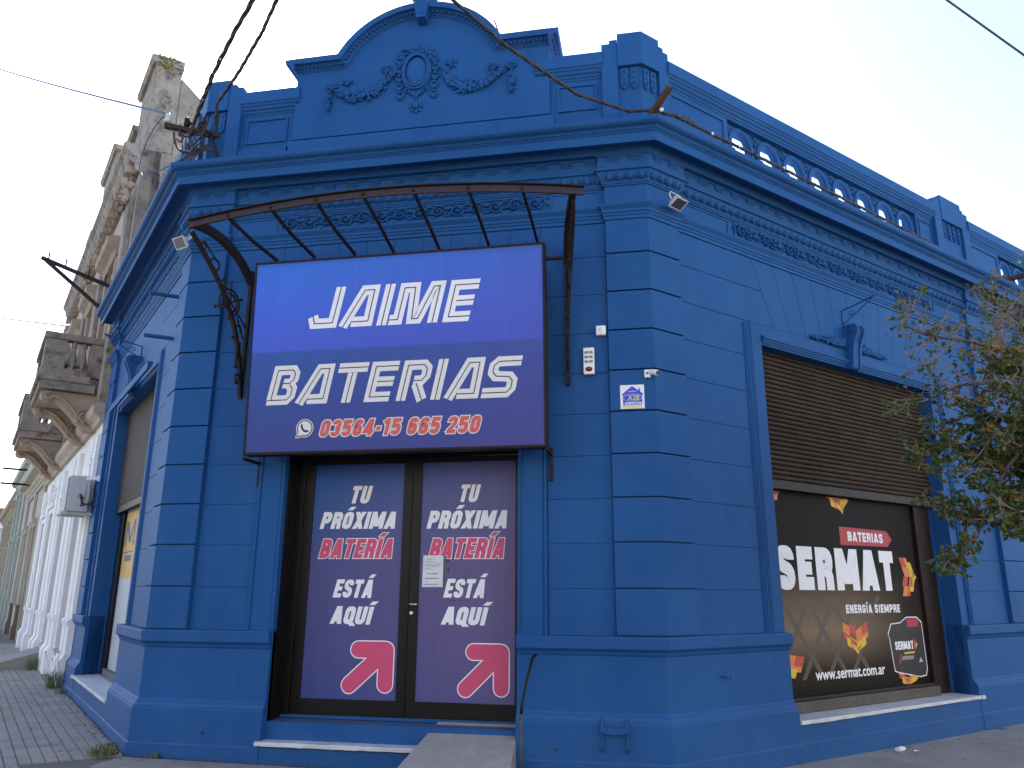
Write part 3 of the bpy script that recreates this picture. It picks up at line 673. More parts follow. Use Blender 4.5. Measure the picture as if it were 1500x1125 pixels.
balustrade(FR, 1.35, 5.21, 8); balustrade(FR, 7.61, 11.39, 8); balustrade(FL, 1.21, 4.44, 7)
# piers
def pendant_mesh():
    mb = MB()
    mb.prism([(-.035,.12),(.035,.12),(.04,.04),(.03,0),(.037,-.05),(.028,-.10),(0,-.125),(-.028,-.10),(-.037,-.05),(-.03,0),(-.04,.04)], lambda a, b, w: Vector((a, w, b)), 0, .022)
    mb.tube([(.018*cos(radians(a)), .024, .075+.026*sin(radians(a))) for a in range(0, 361, 45)], .006, 5, False)
    mb.tube([(.014*cos(radians(a)), .024, -.06+.03*sin(radians(a))) for a in range(0, 361, 45)], .006, 5, False)
    mb.blob((0,.024,.01), (.018,.014,.026)); mb.blob((0,.022,.075), (.008,.012,.012)); mb.blob((0,.022,-.06), (.006,.012,.014))
    return local_mesh(mb, 'pendant', BLUE)
PEND = pendant_mesh()
def corner_pier(side):
    fr, sg = (FR, 1) if side == 'R' else (FL, -1)
    def pth(o, cs, fs):
        a = [(FC, sg*cs, o), (FC, sg*(A+o*t22), o), (fr, fs, o)]
        return brk(a if side == 'R' else a[::-1])
    def band(o0, o1, cs, fs, z0, z1):
        mb.sweep(brk([(FC,sg*cs,0),(FC,sg*A,0),(fr,fs,0)] if side == 'R' else [(fr,fs,0),(FC,sg*A,0),(FC,sg*cs,0)]), [(o0,z0),(o1,z0),(o1,z1),(o0,z1)], XYZ)
    mb = MB(); band(-.20, -.028, 2.02, .34, 5.93, 6.84); pier = P('parapet_pier', mb)
    mb = MB()
    mb.fb(FC, *sorted((sg*1.99, sg*2.15)), -.24, .012, 5.93, 6.89); mb.fb(FC, *sorted((sg*2.07, sg*2.15)), -.22, .0125, 6.89, 6.93)
    mb.fb(fr, .24, .38, -.24, .012, 5.93, 6.89); mb.fb(fr, .24, .31, -.22, .0125, 6.89, 6.93)
    mb.build('pier_strip', BLUE, pier, bevel=.003, seg=1)
    mb = MB(); band(-.20, .022, 2.152, .238, 6.61, 6.99); mb.build('pier_cap', BLUE, pier, bevel=.003, seg=1)
    for s in (2.215, 2.315): inst(PEND, 'pendant', pier, FC.pt(sg*s, -.028, 6.475), pi)
    for s in (.075, .17): inst(PEND, 'pendant', pier, fr.pt(s, -.028, 6.475), fr.ang()+pi)
corner_pier('R'); corner_pier('L')
mb = MB(); mb.fb(FR, 5.66, 6.60, -.20, -.028, 5.93, 6.84); pier = P('parapet_pier', mb)
mb = MB()
for a, b, c in ((5.64,5.84,5.76),(6.42,6.62,6.50)):
    mb.fb(FR, a, b, -.24, .012, 5.93, 6.89); mb.fb(FR, *sorted((c, (5.84 if c < 6 else 6.42))), -.22, .0125, 6.89, 6.93)
mb.build('pier_strip', BLUE, pier, bevel=.003, seg=1)
mb = MB(); mb.fb(FR, 5.842, 6.418, -.20, .022, 6.61, 6.99); mb.build('pier_cap', BLUE, pier, bevel=.003, seg=1)
for s in (5.93,6.06,6.20,6.33): inst(PEND, 'pendant', pier, FR.pt(s, -.028, 6.475), FR.ang()+pi)
# ================================================================ pediment over the entrance bay
PC = .05; AR = .905; AZ = 6.600
arc = [(PC + AR*sin(t), AZ + AR*cos(t)) for t in [radians(a) for a in range(-62, 63, 4)]]
sh0, sh1 = PC-1.40, PC+1.40; zs = 6.97
a0 = arc[0]; a1 = arc[-1]
curve = [(sh0, zs), (a0[0]-.06, zs), (a0[0]-.02, zs+.012)] + [p for p in arc if p[1] > zs+.02] + [(a1[0]+.02, zs+.012), (a1[0]+.06, zs), (sh1, zs)]
mb = MB(); mb.prism([(sh0, 5.93)] + curve + [(sh1, 5.93)], lambda a, b, w: FC.pt(a, w, b), -.50, 0.0); ped = P('pediment', mb)
cap = MB()
capprof = [(-.0,-.52),(-.0,.008),(-.012,.010),(-.014,.022),(-.024,.026),(-.030,.034),(-.046,.040),(-.050,.058),(-.058,.062),(-.060,.10),(-.115,.112),(-.125,.104),(-.125,-.52)]
cap.sweep(curve, capprof, lambda a, b, w: FC.pt(a, w, b)); 
mb = cap; capo = mb.build('pediment_cap', BLUE, ped)
# returns of the cap along the two flanks
for sg, e in ((1, sh1), (-1, sh0)):
    mb = MB(); mb.prism([(0,.0),(.022,.014),(.034,.030),(.058,.046),(.060,.060),(.10,.062),(.112,.117),(.104,.1255),(0,.1255)], lambda a, b, w: FC.pt(e+sg*a, w, zs+b), -.52, .1); mb.build('cap_return', BLUE, ped)
bead = MB(); bead.blob((0,0,0), (.021,.016,.018), ico=ICO1); BEAD = local_mesh(bead, 'bead', BLUE, smooth=True)
# beads along the cap
L_ = 0; pts = []
for i in range(len(curve)-1):
    p0, p1 = Vector(curve[i]), Vector(curve[i+1]); d = (p1-p0).length; n_ = Vector((-(p1-p0).y, (p1-p0).x)).normalized()
    while L_ < d: pts.append((p0 + (p1-p0)*L_/d, n_, (p1-p0).angle_signed(Vector((1,0))) )); L_ += .047
    L_ -= d
for p, n_, an in pts:
    q = p + n_*.040; o_ = inst(BEAD, 'bead', capo, FC.pt(q.x, .046, q.y)); o_.rotation_euler = (0, -an, 0)
for k in range(9): inst(BEAD, 'bead', capo, FC.pt(sh1+.046, .02-.055*k, zs+.040), pi/2)
mb = MB(); mb.fb(FC, PC-1.43, PC+1.45, -.3, .028, 5.93, 6.12); mb.build('pediment_base', BLUE, ped); MB().fb(FC, PC-1.402, PC+1.402, -.3, .018, 6.142, 6.162).build('pediment_base', BLUE, ped)
# keystone scroll on the crown of the arch
mb = MB(); kx = PC+.03
mb.prism([(-.05,-.17),(.05,-.17),(.075,-.02),(.085,.10),(.13,.13),(.13,.19),(.07,.22),(-.07,.22),(-.13,.19),(-.13,.13),(-.085,.10),(-.075,-.02)], lambda a, b, w: FC.pt(kx+a, w, 7.58+b), -.15, .135)
for sx in (-1, 1): mb.tube([FC.pt(kx+sx*(.125+.03*cos(t)), .145, 7.74+.03*sin(t)) for t in [radians(a) for a in range(0, 361, 40)]], .014, 6)
mb.tube([FC.pt(kx+x, .140, z) for x, z in ((-.02,7.45),(-.03,7.6),(-.02,7.72))], .009, 5); mb.tube([FC.pt(kx+x, .140, z) for x, z in ((.02,7.45),(.03,7.6),(.02,7.72))], .009, 5)
mb.build('keystone_scroll', BLUE, ped, bevel=.006, seg=2)
# medallion and festoons
YF = Matrix.Rotation(pi, 3, 'Z')
def f3(s, z, o=0.0): return FC.pt(s, o, z)
mx, mz, ax, az_ = .022, 6.828, .132, .192
mb = MB()
mb.lathe([(1,0),(1,.02),(.80,.03),(.4,.034),(.01,.035)], (0,0,0), 24)
mb.v = [f3(mx+p.x*ax*.92, mz+p.y*az_*.92, p.z) for p in mb.v]; mb.build('medallion', BLUE, ped, smooth=True)
mb = MB(); ring = lambda k, o: [f3(mx+ax*k*sin(t), mz+az_*k*cos(t), o) for t in [2*pi*i/28 for i in range(29)]]
mb.tube(ring(1.0,.035), .014, 6, False); mb.tube(ring(1.14,.022), .017, 6, False); mb.tube(ring(1.27,.008), .010, 6, False); mb.build('medallion_ring', BLUE, ped, smooth=True)
rr = random.Random(11)
def leafy(mb, c, r, n, sc=1.0, dirn=None):
    for _ in range(n):
        s, z = c[0]+rr.uniform(-r,r), c[1]+rr.uniform(-r,r); l = rr.uniform(.023,.038)*sc
        a = (dirn if dirn is not None else rr.uniform(0,6.28)) + rr.uniform(-.7,.7)
        M = Matrix.Rotation(-a, 3, 'Y') @ Matrix.Rotation(rr.uniform(-.4,.4), 3, 'X')
        mb.blob(f3(s, z, rr.uniform(.008,.04)), (l, l*.5, l*.55), M, jit=.12)
def along(pts, n):
    P_ = [Vector(p) for p in pts]; seg = [(P_[i+1]-P_[i]).length for i in range(len(P_)-1)]; T = sum(seg); out = []
    for k in range(n):
        t = T*k/(n-1); i = 0
        while i < len(seg)-1 and t > seg[i]: t -= seg[i]; i += 1
        out.append((P_[i].lerp(P_[i+1], min(1, t/seg[i])), atan2(P_[i+1].y-P_[i].y, P_[i+1].x-P_[i].x)))
    return out
for pts, thick in (([(-.216,6.84),(-.282,6.773),(-.377,6.684),(-.497,6.615),(-.634,6.589),(-.776,6.632),(-.874,6.695),(-.956,6.739)], .05), ([(.314,6.815),(.385,6.688),(.483,6.593),(.602,6.553),(.733,6.578),(.849,6.637),(.949,6.707),(1.007,6.74)], .05)):
    mb = MB(); N_ = 34
    for k, (p, an) in enumerate(along(pts, N_)):
        t = k/(N_-1); wd = .018 + .040*sin(pi*min(1,t*1.05))
        leafy(mb, p, wd, 5, .75+.5*sin(pi*t), an+rr.choice((.5,-.5)))
    mb.build('festoon', BLUE, ped)
for s, z0, z1 in ((-.955,6.68,6.45),(1.055,6.66,6.44)):
    mb = MB()
    for k in range(60):
        t = rr.random(); wd = .038*sin(pi*min(1,.2+t*.8)); z = z0+(z1-z0)*t; u_ = rr.uniform(-1,1)
        mb.blob(f3(s+u_*wd, z, .012+.030*sqrt(1-u_*u_)), (.015,.012,.017), jit=.15)
    mb.tube([f3(s,z0+.08,.012), f3(s,z0,.012)], .010, 5); mb.build('festoon_drop', BLUE, ped)
for (s, z) in ((-.31,6.879),(-.754,6.774),(.402,6.879),(.862,6.759),(1.05,6.751),(-.933,6.745)):
    mb = MB()
    for dx, dz, r in ((-.035,.015,.026),(.03,.02,.024),(.0,-.01,.018)): mb.tube([f3(s+dx+r*cos(t), z+dz+r*.8*sin(t), .020) for t in [radians(a) for a in range(0, 361, 45)]], .010, 6, False)
    leafy(mb, (s, z), .05, 7, .7); mb.build('ribbon_bow', BLUE, ped)
for pts in ([(-.135,7.062),(-.167,6.929),(-.168,6.793),(-.162,6.657),(-.149,6.538)], [(.171,7.046),(.236,6.909),(.235,6.773),(.225,6.656),(.222,6.524)]):
    mb = MB()
    for j, (p, an) in enumerate(along(pts, 6)):
        for a in (-1.6,-.8,0,.8,1.6): mb.blob(f3(p.x+.030*sin(a), p.y-.018*cos(a)*1.2, .030-.008*abs(a)), (.013,.013,.036), Matrix.Rotation(a*.45, 3, 'Y'))
        mb.blob(f3(p.x, p.y+.035, .026), (.030,.018,.016))
    leafy(mb, pts[0], .05, 16, .9); leafy(mb, ((pts[0][0]+pts[1][0])/2, (pts[0][1]+pts[1][1])/2), .04, 10, .9)
    mb.build('leaf_drop', BLUE, ped)
mb = MB(); mb.fb(FC, .016-.042, .016+.042, 0, .030, 7.065, 7.165); mb.fb(FC, -.010, .042, .030, .045, 7.085, 7.145); leafy(mb, (-.06,7.08), .03, 8); leafy(mb, (.095,7.08), .03, 8); mb.build('buckle', BLUE, ped, bevel=.006)
mb = MB()
for a in (-1.3,-.8,-.3,.3,.8,1.3): mb.blob(f3(.03+.045*sin(a), 6.565-.03*cos(a), .022), (.016,.014,.055), Matrix.Rotation(a*.9, 3, 'Y'))
for sx in (-1,1): mb.tube([f3(.03+sx*(.10+.022*cos(t)), 6.60+.022*sin(t), .018) for t in [radians(a) for a in range(-90, 250, 40)]], .010, 6)
mb.build('palmette', BLUE, ped)
mb = MB(); mb.blob(f3(.035,6.395,.022), (.032,.026,.032), ico=ICO2)
for a in range(0, 360, 45): mb.blob(f3(.035+.055*cos(radians(a)), 6.395+.055*sin(radians(a)), .012), (.030,.014,.020), Matrix.Rotation(-radians(a), 3, 'Y'))
mb.build('rosette', BLUE, ped)
# consoles (keystones) with fruit garlands over the street windows
def console(fr, s, ch=1):
    mb = MB()
    side = [(-.06,4.47),(.07,4.47),(.115,4.455),(.135,4.42),(.135,4.37),(.11,4.32),(.085,4.26),(.06,4.16),(.05,4.06),(.045,4.00),(.03,3.955),(.0,3.94),(-.06,3.95)]
    for a, b, k in ((-.085,-.045,1.0),(-.040,.040,.86),(.045,.085,1.0)):
        mb.prism([(-.06+(o+.06)*k, z) for o, z in side], lambda o, z, w: fr.pt(s+w, o, z), a, b)
    c = P('console', mb, bevel=.006, seg=2)
    mb = MB()
    for sg in (-1,1):
        for r in (.042,.022): mb.tube([fr.pt(s+sg*.088, .045+r*cos(t), 4.40+r*sin(t)) for t in [radians(a) for a in range(0, 361, 30)]], .007, 5, False)
    for k in range(14): mb.blob(fr.pt(s+rr.uniform(-.035,.035), .105-.06*k/14+.01, 4.42-.012*k), (.016,.016,.014), jit=.2)
    mb.build('console_scroll', BLUE, c)
    for sg in (-1, 1):
        mb = MB(); n = 30 if ch else 26
        for k in range(n):
            t = k/(n-1); d = .12 + .62*t; r = .042*(1-t)**.7 + .010
            for _ in range(3): mb.blob(fr.pt(s+sg*d+rr.uniform(-.012,.012), -.035+rr.uniform(0,.02), 4.195+r*1.0+rr.uniform(-r,r)*.9), (rr.uniform(.6,1)*r*.62+.006,)*3, jit=.1)
        for _ in range(14):
            t = rr.random(); d = .12+.6*t; a = rr.uniform(-.8,.8); mb.blob(fr.pt(s+sg*d, -.035, 4.22+.07*(1-t)), (.032,.008,.013), Matrix.Rotation(fr.ang(),3,'Z') @ Matrix.Rotation(-sg*.5+a, 3, 'Y'))
        P('fruit_garland', mb)
console(FR, (OR0+OR1)/2-.06); console(FL, (OL0+OL1)/2); console(FR, 9.6)

# ================================================================ shutters, entrance doors, window prints (parts of the building)
def surfC(o): return lambda s, z, out: FC.pt(s, o+out, z)
def slat_mesh(fr, s0, s1):
    mb = MB(); pr = [(-.012,0),(.002,.002),(.014,.008),(.022,.018),(.024,.026),(.020,.034),(.008,.040),(-.010,.042),(-.012,.0505),(-.018,.0505),(-.018,0)]
    L_ = s1-s0; mb.prism(pr, lambda o, z, w: Vector((w, -o, z)), 0, L_)
    return local_mesh(mb, 'slat', SLATM)
def shutter(fr, s0, s1, zb, zt, o):
    box = P('roller_shutter', MB().fb(fr, s0, s1, o-.035, o-.012, zb, zt+.02), BARM, label='dark brown roller shutter pulled halfway down')
    me = slat_mesh(fr, s0+.004, s1-.004); z = zb + .095; n = 0
    while z < zt:
        a = fr.pt(s0+.004, o, z) ; inst(me, 'slat', box, a, fr.ang()); z += .0515; n += 1
    mb = MB(); mb.fb(fr, s0+.003, s1-.003, o-.011, o+.022, zb-.005, zb+.088); mb.build('bottom_bar', BARM, box, bevel=.006)
    return box
shutter(FR, OR0+.002, OR1-.002, 2.50, OT, -.22); shutter(FL, OL0+.002, OL1-.002, 2.50, OT, -.22)
sh3 = P('roller_shutter', MB().fb(FR, 8.003, 11.197, -.30, -.24, .30, OT), BARM)
for fr, s0, s1 in ((FR,OR0,OR1),(FL,OL0,OL1)):   # guide channels in the reveals
    for a, b in ((s0,s0+.03),(s1-.03,s1)): P('shutter_guide', MB().fb(fr, a, b, -.30, -.245, .30, 2.495), BLUE, bevel=.003)
    P('reveal_lining', MB().fb(fr, s0+.0015, s1-.0015, -.48, -.36, .30, .34), BARM)
# marble sills
def sill(fr, a, b, o0, o1, z0, z1, name='sill'):
    mb = MB(); n = 26; r = random.Random(int(a*10)+5)
    for k in range(n):
        s0 = a+(b-a)*k/n; s1 = a+(b-a)*(k+1)/n
        mb.v += [fr.pt(s0, q, z) for q, z in ((o0,z0),(o1-r.uniform(0,.006),z0+r.uniform(0,.004)),(o1-r.uniform(0,.005),z1-r.uniform(0,.004)),(o0,z1))]
        if k == n-1: mb.v += [fr.pt(s1, q, z) for q, z in ((o0,z0),(o1,z0),(o1,z1),(o0,z1))]
    for k in range(n):
        for j in range(4): mb.f.append((k*4+j, (k+1)*4+j, (k+1)*4+(j+1)%4, k*4+(j+1)%4))
    mb.f += [(0,1,2,3), (n*4+3,n*4+2,n*4+1,n*4)]
    return P(name, mb, MARBLE, bevel=.004)
sill(FR, OR0+.002, OR1-.001, -.30, .06, .2965, .335); sill(FL, OL0+.002, OL1-.001, -.30, .06, .2965, .335)
P('sill', MB().fb(FR, OR1-.0015, 5.03, .041, .07, .2965, .335), MARBLE, bevel=.004)
P('sill', MB().fb(FL, OL1-.0015, 4.40, .041, .07, .2965, .335), MARBLE, bevel=.004)
# ---- window print on the right street
OV = -.30
BASEV = grad_mat('window_print', FR, [(0,(.010,.008,.007)),(.12,(.030,.022,.016)),(.30,(.21,.15,.095)),(.47,(.13,.09,.06)),(.62,(.014,.010,.009)),(1,(.008,.007,.008))], .45, 2.5, 3.1, 4.3, ((.010,.008,.008), .92), rough=.5, weave=.06)
sw = P('display_window', MB().fb(FR, OR0+.032, 4.58, OV-.03, OV, .47, 2.66), BASEV, label='display window covered by a dark brown printed sheet')
sv = lambda s, z, out: FR.pt(s, OV+out, z)
for a, b, c, d in ((4.585,4.915,.345,2.495),): P('window_frame', MB().fb(FR, a, b, -.36, -.262, c, d), mat('dark_wood', (.012,.009,.008), .5, var=(.03,.02,.015), vscale=6, spec=.15))
P('window_step', MB().fb(FR, OR0+.032, 4.58, -.36, -.20, .337, .44), mat('stained_wood', (.075,.055,.04), .5, var=(.03,.024,.02), vscale=5, bump=.3), bevel=.006)
P('window_step', MB().fb(FR, OR0+.032, 4.58, -.36, -.25, .4405, .468), BARM, bevel=.004)
def flatpoly(name, polys, surf, out, m, parent, **k):
    mb = MB()
    for p in polys: mb.add([surf(a, b, out) for a, b in p], [list(range(len(p)))])
    return mb.build(name, m, parent, recalc=False, **k)
# faint lattice bands printed behind the lettering
LAT = flat('print_lattice', (.075,.052,.036))
lat = []
for k in range(7):
    x = 1.75 + k*.42
    for sg in (1, -1):
        a0_, z0_ = (x, .62) if sg > 0 else (x+.75, .62); q = [(a0_, z0_), (a0_+.07, z0_), (a0_+.07+sg*.62, 1.42), (a0_+sg*.62, 1.42)]
        if min(p[0] for p in q) > 1.66 and max(p[0] for p in q) < 3.75: lat.append(q)
flatpoly('print_lattice', lat[::2], sv, .0004, LAT, sw); flatpoly('print_lattice', lat[1::2], sv, .0006, LAT, sw)
flatpoly('print_band', [[(3.055,2.175),(3.99,2.165),(4.09,2.07),(3.99,1.985),(3.055,1.975)]], sv, .0012, P_SRED, sw)
word('lettering', 'BATERIAS', sv, 3.20, 3.90, 2.022, 2.128, 0, .0024, P_WHITE, sw, weight=.10, gap=.11)
word('lettering', 'SERMAT', sv, 1.90, 4.06, 1.490, 1.935, 0, .0024, P_WHITE, sw, weight=.125, gap=.10)
word('lettering', 'ENERGÍA SIEMPRE', sv, 3.03, 4.09, 1.250, 1.340, 0, .0024, P_WHITE, sw, weight=.10, gap=.13)
text_on('lettering', 'www.sermat.com.ar', sv, 2.39, 3.65, .605, .715, 0, .0024, P_WHITE, sw, offset=.02)
def chevron(cx, cz, w_, h_, rot=0, mir=1):
    """badge of three nested V bands cut into slanted tiles"""
    R_ = Matrix.Rotation(rot, 2); out = {0: [], 1: [], 2: []}
    for x0, x1, y, hh, cs in ((0,1,1.0,.30,(0,1,0,1)),(.0,1.0,.70,.16,(1,0,0,0)),(.12,.88,.62,.26,(2,0,2,2)),(.30,.70,.48,.40,(2,2,2,2))):
        es = sorted({x0, x1} | {q for q in (.25,.5,.75) if x0 < q < x1})
        for a, b in zip(es, es[1:]):
            c = cs[min(3, int((a+b)/2*4))]; v = lambda x: y - .55*min(x, 1-x) + (.10 if y == 1.0 and .2 < (a+b)/2 < .5 else 0)
            if y < .5: q = [(a, v(a)), (b, v(b)), (b, max(0, v(b)-hh*(1-abs(b-.5)*5))), (a, max(0, v(a)-hh*(1-abs(a-.5)*5)))]
            else: q = [(a, v(a)), (b, v(b)), (b, v(b)-hh), (a, v(a)-hh)]
            out[c].append([tuple(Vector((cx, cz)) + R_ @ Vector(((p-.5)*w_, (r-.5)*h_))) for p, r in q])
    for c, ps in out.items():
        ps2 = []
        for p in ps:
            a = [max(1.655, min(4.575, x)) for x, _ in p]; b = [max(.475, min(2.49, y)) for _, y in p]
            if max(a)-min(a) > .004 and max(b)-min(b) > .004: ps2.append(list(zip(a, b)))
        if ps2: flatpoly('print_badge', ps2, sv, .0012+.0003*c, cols_[c], sw, kind='stuff')
cols_ = {0: P_OR, 1: P_DR, 2: P_YE}
chevron(3.17, .995, .46, .34); chevron(4.36, 1.65, .44, .34, pi/2); chevron(3.10, 2.52, .46, .42, .25); chevron(1.78, 2.45, .46, .42, -.3); chevron(1.93, .80, .50, .36, -.5); chevron(4.13, .56, .42, .26, .1)
# printed battery picture with white outline
bo = [(3.78,1.02),(3.86,1.13),(4.05,1.14),(4.20,1.20),(4.42,1.20),(4.52,1.14),(4.53,.62),(4.49,.545),(4.36,.535),(3.92,.60),(3.84,.62),(3.80,.98)]
c0 = Vector((4.16,.86)); grow = lambda k: [tuple(c0 + (Vector(p)-c0)*k) for p in bo]
flatpoly('print_outline', [grow(1.0)], sv, .0018, P_WHITE, sw); flatpoly('print_picture', [grow(.965)], sv, .0026, flat('print_black', (.010,.009,.010)), sw)
flatpoly('print_band', [[(4.20,1.175),(4.40,1.178),(4.45,1.13),(4.43,1.09),(4.20,1.085)]], sv, .0034, P_SRED, sw)
word('lettering', 'SERMAT', sv, 3.90, 4.28, .845, .935, 0, .0038, P_WHITE, sw)
flatpoly('print_badge', [[(4.30,.95),(4.37,.89),(4.30,.83)]], sv, .0038, P_YE, sw); flatpoly('print_badge', [[(4.285,.965),(4.305,.965),(4.335,.91),(4.305,.82),(4.285,.82),(4.31,.89)]], sv, .0044, P_SRED, sw)
flatpoly('print_badge', [[(4.07,.815),(4.29,.82),(4.29,.80),(4.07,.795)]], sv, .0038, P_YE, sw); flatpoly('print_badge', [[(3.99,.80),(4.01,.80),(3.97,.70),(3.95,.70)]], sv, .0038, P_DR, sw)
flatpoly('print_badge', [[(4.40,.75),(4.45,.70),(4.36,.695)]], sv, .0038, flat('print_sky', (.35,.5,.62)), sw)
flatpoly('print_badge', [[(4.03,.775),(4.27,.775),(4.25,.735),(4.00,.735)]], sv, .0038, P_GREY, sw)
# ---- left street window: poster door, black frame
lw = P('shop_door', MB().fb(FL, 1.465, 3.92, -.34, -.30, .345, 2.66), P_GREYW, label='door with a yellow and pale grey poster')
sl = lambda s, z, out: FL.pt(s, -.30+out, z)
flatpoly('poster_top', [[(3.90,1.60),(1.47,1.60),(1.47,2.49),(3.90,2.49)]], sl, .001, P_YEL2, lw)
word('lettering', 'M', lambda s, z, out: sl(3.82-(s-3.0), z, out), 3.0, 3.70, 2.02, 2.36, 0, .002, P_NAVY, lw)
flatpoly('print_frame', [[(3.85,1.93),(3.10,1.93),(3.10,1.95),(3.85,1.95)], [(3.70,1.82),(3.20,1.82),(3.20,1.90),(3.70,1.90)]], sl, .002, P_NAVY, lw)
P('door_frame', MB().fb(FL, 3.925, 4.268, -.36, -.262, .345, 2.495), BLACKP)
P('window_step', MB().fb(FL, 1.465, 3.92, -.36, -.24, .337, .44), mat('dark_stone', (.09,.09,.10), .8, bump=.4), bevel=.006)
# ---- entrance doors
OD = -.33
DP = grad_mat('door_print', FC, [(0,(.040,.062,.22)),(.2,(.062,.068,.205)),(.5,(.066,.070,.20)),(.8,(.030,.080,.26)),(.93,(.012,.088,.32)),(1,(.007,.050,.20))], .50, 2.66, -.9, 1.1, ((.17,.115,.23), .60), rough=.38)  # blue print gradient with the purplish reflected glow mixed into its colour
def doorleaf(a, b, pa, pb, lab=None):
    leaf = P('door', MB().fb(FC, pa-.001, pb+.001, OD-.03, OD-.008, .499, 2.661), BLACKP)
    for q in ((a,b,.365,.498),(a,b,2.662,2.715)): MB().fb(FC, q[0], q[1], OD-.045, OD+.010, q[2], q[3]).build('door_rail', BLACKP, leaf, bevel=.004)
    for q in ((a,pa-.001),(pb+.001,b)): m_ = MB(); m_.fb(FC, q[0], q[1], OD-.045, OD+.012, .4985, 2.6615); m_.build('door_stile', BLACKP, leaf, bevel=.004)
    pr = MB().fb(FC, pa, pb, OD-.008, OD-.003, .500, 2.660).build('printed_sheet', DP, leaf)
    return leaf
lfL = doorleaf(-1.045, .040, -.952, -.036); lfR = doorleaf(.056, 1.125, .146, 1.056)
sdr = lambda s, z, out: FC.pt(s, OD-.003+out, z)
fm = BLACKP
for q in ((-1.128,-1.050,-.40,-.29,.336,2.775),(1.1275,1.1295,-.40,-.30,.336,2.775),(-1.049,1.127,-.40,-.30,2.718,2.775)): P('door_frame', MB().fb(FC, *q), fm, bevel=.003)
for k in range(5): P('door_frame', MB().fb(FC, -1.1285, -1.118, -.285+.040*k, -.262+.040*k, .336, 2.775), fm, bevel=.002)   # ribbed guide in the left reveal
P('door_frame', MB().fb(FC, .0405, .0555, -.37, OD+.018, .366, 2.715), fm, bevel=.002)
P('threshold', MB().fb(FC, -1.128, 1.128, -.42, -.285, .3355, .362), BLUE, bevel=.004)
def lines(leaf, tu, pro, bat, est, aq, arrow):
    for nm, tx, (s0, s1, z0, z1) in (('lettering','TU',tu),('lettering','PRÓXIMA',pro),('lettering','ESTÁ',est),('lettering','AQUÍ',aq)):
        word('lettering', tx, sdr, s0, s1, z0, z1, .24, .0018, P_WHITE, leaf, rise=-.004)
    s0, s1, z0, z1 = bat
    word('lettering_outline', 'BATERÍA', sdr, s0, s1, z0, z1, .24, .0010, P_WHITE, leaf, grow=.0065)
    word('lettering', 'BATERÍA', sdr, s0, s1, z0, z1, .24, .0022, P_PINK, leaf)
    s0, s1, z0, z1 = arrow
    W, Hh = s1-s0, z1-z0
    def shape(g, out, m, nm):
        mb = MB(); r = .145*W+g; P_ = lambda x, y: (s0+x*W, z0+y*Hh)
        def capsule(p, q, dz):
            p, q = Vector(p), Vector(q); d = (q-p).normalized(); n = Vector((-d.y, d.x)); poly = []
            for k in range(9): a = pi/2 - pi*k/8; poly.append(q + d*r*cos(a) + n*r*sin(a))
            for k in range(9): a = -pi/2 - pi*k/8; poly.append(p + d*r*cos(a) + n*r*sin(a))
            mb.add([sdr(v.x, v.y, out+dz) for v in poly], [list(range(len(poly)))])
        capsule(P_(.30,.865), P_(.84,.865), 0); capsule(P_(.855,.86), P_(.855,.16), .0001); capsule(P_(.15,.13), P_(.80,.80), .0002)
        c = Vector(P_(.80,.82)); rr_ = .19*W+g; q = [(c.x-rr_*.7, c.y+r*.72), (c.x+.2*W+g-.03, c.y+.185*Hh*.86+g-.018), (c.x+.2*W+g-.008, c.y+.185*Hh*.86+g-.045), (c.x+.2*W+g-.008, c.y-rr_)]
        mb.add([sdr(a, b, out+.0003) for a, b in q], [list(range(4))]); return mb.build(nm, m, leaf, recalc=False)
    shape(.010, .0012, P_WHITE, 'arrow_outline'); shape(0, .0020, P_PINK, 'arrow')
lines(lfL, (-.590,-.350,2.278,2.448), (-.878,-.078,2.036,2.198), (-.868,-.094,1.758,1.940), (-.700,-.278,1.396,1.562), (-.712,-.279,1.158,1.318), (-.560,-.072,.570,.992))
lines(lfR, (.500,.725,2.276,2.442), (.200,1.008,2.030,2.198), (.228,.984,1.755,1.940), (.382,.802,1.402,1.570), (.368,.812,1.164,1.322), (.540,1.002,.562,.990))
hd = MB(); hd.tube([FC.pt(.085, OD+.012, 1.342), FC.pt(.085, OD+.055, 1.342)], .010, 8); hd.tube([FC.pt(.070, OD+.055, 1.342), FC.pt(.150, OD+.055, 1.340)], .009, 8); hd.build('handle', CHROME, lfR, smooth=True)
MB().lathe([(.017,0),(.017,.010),(.010,.012)], (0,0,0), 12).build
lk = MB(); lk.v = []; lk.lathe([(.018,0),(.018,.010),(.012,.013)], (0,0,0), 14); lk.v = [FC.pt(.088+p.x, OD+.0125+p.z, 1.262+p.y) for p in lk.v]; lk.build('lock', CHROME, lfR)
# tape scraps left round the notice
for q in ((.395,1.72,.035,.030),(.15,1.455,.05,.006),(.24,1.450,.10,.005),(.44,1.375,.05,.007),(.52,1.372,.06,.005),(.60,1.375,.03,.008),(.42,1.62,.012,.05),(.46,1.645,.26,.003)):
    flatpoly('tape_residue', [[(q[0],q[1]),(q[0]+q[2],q[1]+.002),(q[0]+q[2],q[1]+q[3]),(q[0],q[1]+q[3]-.001)]], sdr, .0026, P_INK, lfR)
flatpoly('tape_residue', [[(.385,1.46),(.402,1.47),(.405,1.77),(.385,1.79)]], sdr, .0027, flat('residue', (.09,.08,.10)), lfR); flatpoly('tape_residue', [[(.165,1.47),(.182,1.46),(.182,1.80),(.168,1.82)]], sdr, .0027, flat('residue2', (.11,.09,.12)), lfR)
# entrance step with marble tread
sill(FC, -1.17, .42, -.285, .075, .1505, .190, 'step_tread')
P('step_riser', MB().fb(FC, -1.128, 1.128, -.30, -.27, .1515, .335), BLUE)

